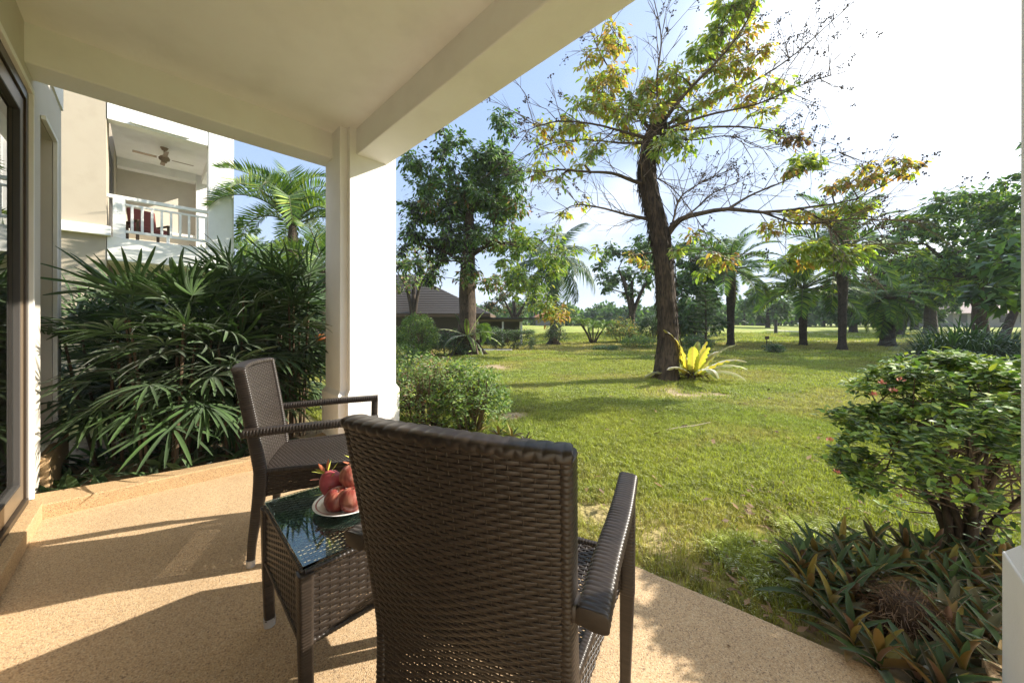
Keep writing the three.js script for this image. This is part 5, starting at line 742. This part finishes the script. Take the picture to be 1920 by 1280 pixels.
// ------------------------------------------------------------------ pavilion, far houses, far trees, small lawn things
{
  const yb = -0.6, t = thing('pavilion', 'low pavilion with grey tiled hip roof behind the leafy tree', 'building', V(0, 0, 0)), Zf = 24, Zb = 33;
  const mTile = paint(0.075, 0.066, 0.062), tb = new Buf(), ey = 1.72, ry = 5.0, E = [[-17, -Zf], [-1.5, -Zf], [-1.5, -Zb], [-17, -Zb]], R = [[-12.5, -28.5], [-8.2, -28.5]];
  const courses = (p0, p1, q0, q1, n, name) => { for (let i = 0; i < n; i++) { const b = new Buf(), a = i / n, c = (i + 1) / n, L = (s, f) => [lerp(s[0][0], s[1][0], f), lerp(s[0][1], s[1][1], f)]; const A = L([p0, q0], a), B = L([p1, q1], a), C = L([p1, q1], c), D = L([p0, q0], c), ya = lerp(ey, ry, a), yc = lerp(ey, ry, c); const v = [b.v(A[0], ya + 0.05, A[1], null, 0, 0), b.v(B[0], ya + 0.05, B[1], null, 8, 0), b.v(C[0], yc, C[1], null, 8, 1), b.v(D[0], yc, D[1], null, 0, 1), b.v(A[0], ya, A[1]), b.v(B[0], ya, B[1])]; b.q(v[0], v[1], v[2], v[3]); b.q(v[4], v[5], v[1], v[0]); const m = b.geo().toNonIndexed(); m.computeVertexNormals(); gs.push(m); } };
  let gs = []; courses(E[0], E[1], R[0], R[1], 24); courses(E[1], E[2], R[1], R[1], 24); courses(E[2], E[3], R[1], R[0], 12); courses(E[3], E[0], R[0], R[0], 12); part(t, 'roof', merge(gs), mTile);
  part(t, 'fascia', merge([bx(-17, -1.5, ey - 0.22, ey - 0.01, -Zf - 0.05, -Zf + 0.02), bx(-1.55, -1.48, ey - 0.22, ey - 0.01, -Zb, -Zf - 0.05), bx(-16.9, -1.56, ey - 0.2, ey - 0.12, -Zb, -Zf - 0.06)]), mStem);
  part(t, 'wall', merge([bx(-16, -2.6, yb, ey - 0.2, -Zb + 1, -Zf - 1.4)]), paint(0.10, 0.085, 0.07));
  part(t, 'flat_roof', merge([bx(-3.6, 1.5, 1.36, 1.46, -29, -24.3)]), mDark); part(t, 'beam', merge([bx(-3.3, 0.75, 1.18, 1.355, -24.9, -24.75), bx(0.6, 0.75, 1.18, 1.355, -28.5, -24.9)]), paint(0.25, 0.20, 0.12));
  for (const [x, z] of [[-0.65, -24.82], [0.67, -24.82], [0.67, -28.4], [-2.4, -24.82]]) part(t, 'post', bx(x - 0.06, x + 0.06, yb, 1.19, z - 0.06, z + 0.06), mTrim);
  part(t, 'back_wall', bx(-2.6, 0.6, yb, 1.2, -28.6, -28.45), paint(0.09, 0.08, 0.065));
  const s = thing('stone_slab', 'flat pale stone slab on the grass before the pavilion', 'slab', G(920, 657)); part(s, 'slab', bx(-0.9, 0.9, -0.03, 0.05, -0.35, 0.35, 0.015), paint(0.4, 0.38, 0.33));
}
function farHouse(name, label, px, Z, w, d, eave, ridge, rc, wc) {
  const X = X_(px, Z), t = thing(name, label, 'house', V(X, hgt(X, Z) - 0.3, -Z)), b = new Buf(), hw = w / 2 + 0.6, hd = d / 2 + 0.6, r = Math.max(0.5, hw - hd);
  const e = [[-hw, hd], [hw, hd], [hw, -hd], [-hw, -hd]].map(q => b.v(q[0], eave, q[1], null, q[0], q[1])), k = [b.v(-r, ridge, 0), b.v(r, ridge, 0)]; b.q(e[0], e[1], k[1], k[0]); b.t(e[1], e[2], k[1]); b.q(e[2], e[3], k[0], k[1]); b.t(e[3], e[0], k[0]); b.q(e[3], e[2], e[1], e[0]);
  const g = b.geo().toNonIndexed(); g.computeVertexNormals(); part(t, 'roof', g, paint(...rc)); part(t, 'wall', bx(-w / 2, w / 2, 0, eave - 0.02, -d / 2, d / 2), paint(...wc));
  for (let i = 0; i < Math.floor(w / 3); i++) { const x = -w / 2 + 1.5 + i * 3; part(t, 'window', bx(x - 0.6, x + 0.6, 1, 2.2, d / 2 - 0.05, d / 2 + 0.04), mDark); }
}
farHouse('far_house', 'distant long house with mauve-grey hip roof at the right', 1850, 58, 26, 12, 2.4, 5.0, [0.20, 0.14, 0.13], [0.24, 0.22, 0.2]);
farHouse('far_house', 'distant grey-roofed house behind the first oil palm', 1375, 80, 10, 8, 2.0, 3.8, [0.16, 0.13, 0.12], [0.2, 0.21, 0.22]);
farHouse('far_house', 'distant brown-roofed house left of the tall tree', 1175, 85, 7, 7, 2.3, 3.4, [0.13, 0.085, 0.065], [0.2, 0.18, 0.15]);
farHouse('far_house', 'distant orange-roofed house beside the coconut palm', 1028, 60, 4, 5, 1.7, 3.0, [0.34, 0.15, 0.08], [0.2, 0.19, 0.18]);
{ // the far wood behind the golf course
  rnd = mulberry(83); const b = new Buf(), tk = new Buf();
  for (let i = 0; i < 120; i++) {
    const px = lerp(880, 2250, (i + rnd()) / 120), Z = rr(62, 100), right = sstep(1350, 1700, px), H = lerp(rr(3.2, 5.6), rr(6, 11), right), c = P(px, 605, Z), R = H * rr(0.35, 0.6);
    tk.tube([V(c.x, 0, c.z), V(c.x, H * 0.6, c.z)], [0.25, 0.15], 5);
    for (let k = 0; k < 380; k++) { const d = rdir(), p = V(c.x + d.x * R * rr(0.5, 1.05), H * 0.58 + d.y * H * 0.46 * rr(0.5, 1.05), c.z + d.z * R); b.leaf(p, rdir(), rdir(), rr(0.7, 1.3), 0.6, tint(pick(mix(DARK, MID)), 0.3), 0.2); }
  }
  tag(part(scene, 'distant_wood', mergeGeometries([b.geo()]), mFar, 'stuff'), 'hazy line of trees behind the golf course', 'wood');
  tag(part(scene, 'distant_trunks', tk.geo(), mBarkDark, 'stuff'), 'thin trunks below the hazy far trees', 'trunks');
}
{
  const g = G(1438, 655), s = thing('lawn_sign', 'small dark sign on a thin stake at the lawn edge', 'sign', V(g.x, hgt(g.x, -g.z), g.z)); part(s, 'stake', bx(-0.012, 0.012, -0.05, 0.5, -0.012, 0.012), mDark); part(s, 'board', bx(-0.09, 0.09, 0.44, 0.58, 0.013, 0.035, 0.006), mStem);
  const p = thing('marker_post', 'short dark marker post on the golf course', 'post', V(X_(1455, 32), hgt(X_(1455, 32), 32), -32)); const pg = new THREE.CylinderGeometry(0.12, 0.14, 1.2, 12); pg.translate(0, 0.6, 0); part(p, 'post', pg, mDark); const pc = new THREE.CylinderGeometry(0.15, 0.15, 0.06, 12); pc.translate(0, 1.23, 0); part(p, 'cap', pc, mDark);
  rnd = mulberry(29); const tw = G(1290, 806), tg = thing('fallen_twig', 'long pale twig lying on the grass', 'twig', V(tw.x, -0.03, tw.z)), b = new Buf(); b.tube(smooth([V(-0.32, 0, 0.12), V(-0.1, 0.015, 0.05), V(0.1, 0.008, -0.04), V(0.32, 0.02, -0.13)], 10), rads([0.007, 0.006, 0.003], 10), 5); part(tg, 'stick', b.geo(), new THREE.MeshStandardMaterial({ color: new THREE.Color(0.34, 0.28, 0.2), roughness: 0.9 }));
  const fl = new Buf(); for (let i = 0; i < 520; i++) { const Z = 2 + 14 * Math.pow(rnd(), 0.8), X = X_(rr(900, 1800), Z), [u, v] = UV(X, -Z); if (u < 0.6) continue; const a = rr(0, 6.28); fl.leaf(V(X, hgt(X, Z) + 0.028, -Z), V(Math.cos(a), rr(-0.05, 0.3), Math.sin(a)).normalize(), V(rr(-0.5, 0.5), 1, rr(-0.5, 0.5)).normalize(), rr(0.05, 0.1), rr(0.025, 0.045), tint(pick([[0.22, 0.13, 0.06], [0.30, 0.20, 0.10], [0.14, 0.09, 0.05]])), rr(-0.3, 0.3)); }
  for (let i = 0; i < 380; i++) { const w = LOC(rr(0.42, 1.9), rr(-3.9, -2.6), -0.045 + 0.02 * rnd()), a = rr(0, 6.28); fl.leaf(w, V(Math.cos(a), rr(-0.05, 0.3), Math.sin(a)).normalize(), V(rr(-0.4, 0.4), 1, rr(-0.4, 0.4)).normalize(), rr(0.03, 0.08), rr(0.01, 0.03), tint([0.2, 0.13, 0.07], 0.5), rr(-0.3, 0.3)); }
  for (let i = 0; i < 26; i++) { const w = LOC(rr(-1.5, 0.25), rr(-2.9, 0.0), 0.003), a = rr(0, 6.28); fl.leaf(w, V(Math.cos(a), 0.05, Math.sin(a)).normalize(), V(0, 1, 0), rr(0.008, 0.02), rr(0.003, 0.008), tint([0.2, 0.12, 0.06], 0.5), rr(-0.3, 0.1)); }
  tag(part(scene, 'fallen_leaves', fl.geo(), leafMatSolid, 'stuff'), 'scattered brown fallen leaves on the lawn and patio', 'leaves');
}
// ------------------------------------------------------------------ lawn
{
  rnd = mulberry(5);
  const blade = (seed, n, spread, h, w) => { rnd = mulberry(seed); const b = new Buf(); for (let i = 0; i < n; i++) { const a = rr(0, 6.28), r = spread * Math.sqrt(rnd()), x = Math.cos(a) * r, z = Math.sin(a) * r, a2 = rr(0, 6.28), ln = rr(0.3, 1.25), H = h * rr(0.6, 1.2), sx = -Math.sin(a2) * w, sz = Math.cos(a2) * w, dx = Math.cos(a2) * H * ln, dz = Math.sin(a2) * H * ln; const q = [b.v(x - sx, 0, z - sz), b.v(x + sx, 0, z + sz), b.v(x + dx * 0.45 - sx * 0.8, H * 0.62, z + dz * 0.45 - sz * 0.8), b.v(x + dx * 0.45 + sx * 0.8, H * 0.62, z + dz * 0.45 + sz * 0.8), b.v(x + dx, H * (0.95 - 0.25 * ln), z + dz)]; b.q(q[0], q[1], q[3], q[2]); b.t(q[2], q[3], q[4]); } return b.geo(); };
  const mGrass = new THREE.MeshPhysicalMaterial({ color: 0xffffff, transmission: 0.45, thickness: 0, roughness: 0.95, side: THREE.DoubleSide });
  const lay = (name, label, geo, N, zf, scale, keep, only) => {
    const M = new THREE.Matrix4(), q = new THREE.Quaternion(), list = []; let tries = 0; rnd = mulberry(name.length * 31 + N);
    while (list.length < N && tries++ < N * (only ? 40 : 6)) {
      const Z = zf(rnd()), X = rr(-1.12, 1.52) * Z, [u, v] = UV(X, -Z);
      if (v < 0.45 && u < 0.36 + (v < -2.9 ? 0.1 : 0) && v > -4.4) continue; if (u < 0.2 && v < 2.4) continue; if (v > 8.7 && u < 0.5) continue; if (only && !only(X, Z)) continue; if (u < -2) continue;
      const e = bare(X, Z), d = clamp(dry(X, Z), 0, 1); if (rnd() < e * 1.15 || rnd() < d * 0.35 * keep) continue;
      const s = scale(Z) * rr(0.55, 1.35) * (1 - 0.3 * d) * (0.65 + 0.7 * fbm(X * 3.1, Z * 3.1, 17, 3)); q.setFromEuler(new THREE.Euler(rr(-0.15, 0.15), rr(0, 6.28), rr(-0.15, 0.15))); M.compose(V(X, hgt(X, Z) - 0.004, -Z), q, V(s, s * rr(0.8, 1.15), s)); list.push([M.clone(), X, Z, d]);
    }
    const im = new THREE.InstancedMesh(geo, mGrass, list.length), c = new THREE.Color();
    list.forEach(([m, X, Z, d], i) => { im.setMatrixAt(i, m); const g = fbm(X * 0.9, Z * 0.9, 12, 3), k = only ? 0 : clamp(d * 0.8 + rr(-0.3, 0.3), 0, 1), n = rr(0.55, 1.4); c.setRGB(lerp(lerp(0.25, 0.40, g), 0.44, k) * n, lerp(lerp(0.35, 0.43, g), 0.37, k) * n, lerp(0.03, 0.09, k) * n); im.setColorAt(i, c); });
    im.name = numbered(name); im.castShadow = im.receiveShadow = true; scene.add(im); tag(im, label, 'grass', null, 'stuff');
  };
  lay('lawn_grass', 'short yellow-green grass of the lawn near the patio', blade(3, 7, 0.03, 0.05, 0.0021), 105000, f => Math.sqrt(1.2 * 1.2 + f * (5.2 * 5.2 - 1.44)), () => 1, 1);
  lay('lush_grass', 'longer bright green grass beside the boat lilies', blade(8, 8, 0.025, 0.075, 0.0026), 2200, f => 1.25 + 0.75 * f, () => 1, 1, (X, Z) => { const g = G(1455, 1065), h = G(1560, 1010), d = Math.min(Math.hypot(X - g.x, Z + g.z) / 0.26, Math.hypot(X - h.x, Z + h.z) / 0.22); return d < 0.6 + 0.6 * rnd(); });
  lay('lawn_grass', 'grass of the middle lawn around the tall tree', blade(4, 8, 0.06, 0.055, 0.0042), 150000, f => 4.6 + 9 * Math.pow(f, 1.25), Z => 0.8 + Z * 0.045, 1);
  lay('lawn_grass', 'far grass of the lawn and the golf course', blade(5, 10, 0.16, 0.07, 0.012), 60000, f => 11 + 22 * Math.pow(f, 1.3), Z => 0.7 + Z * 0.03, 0.8);
}
renderer.render(scene, camera);
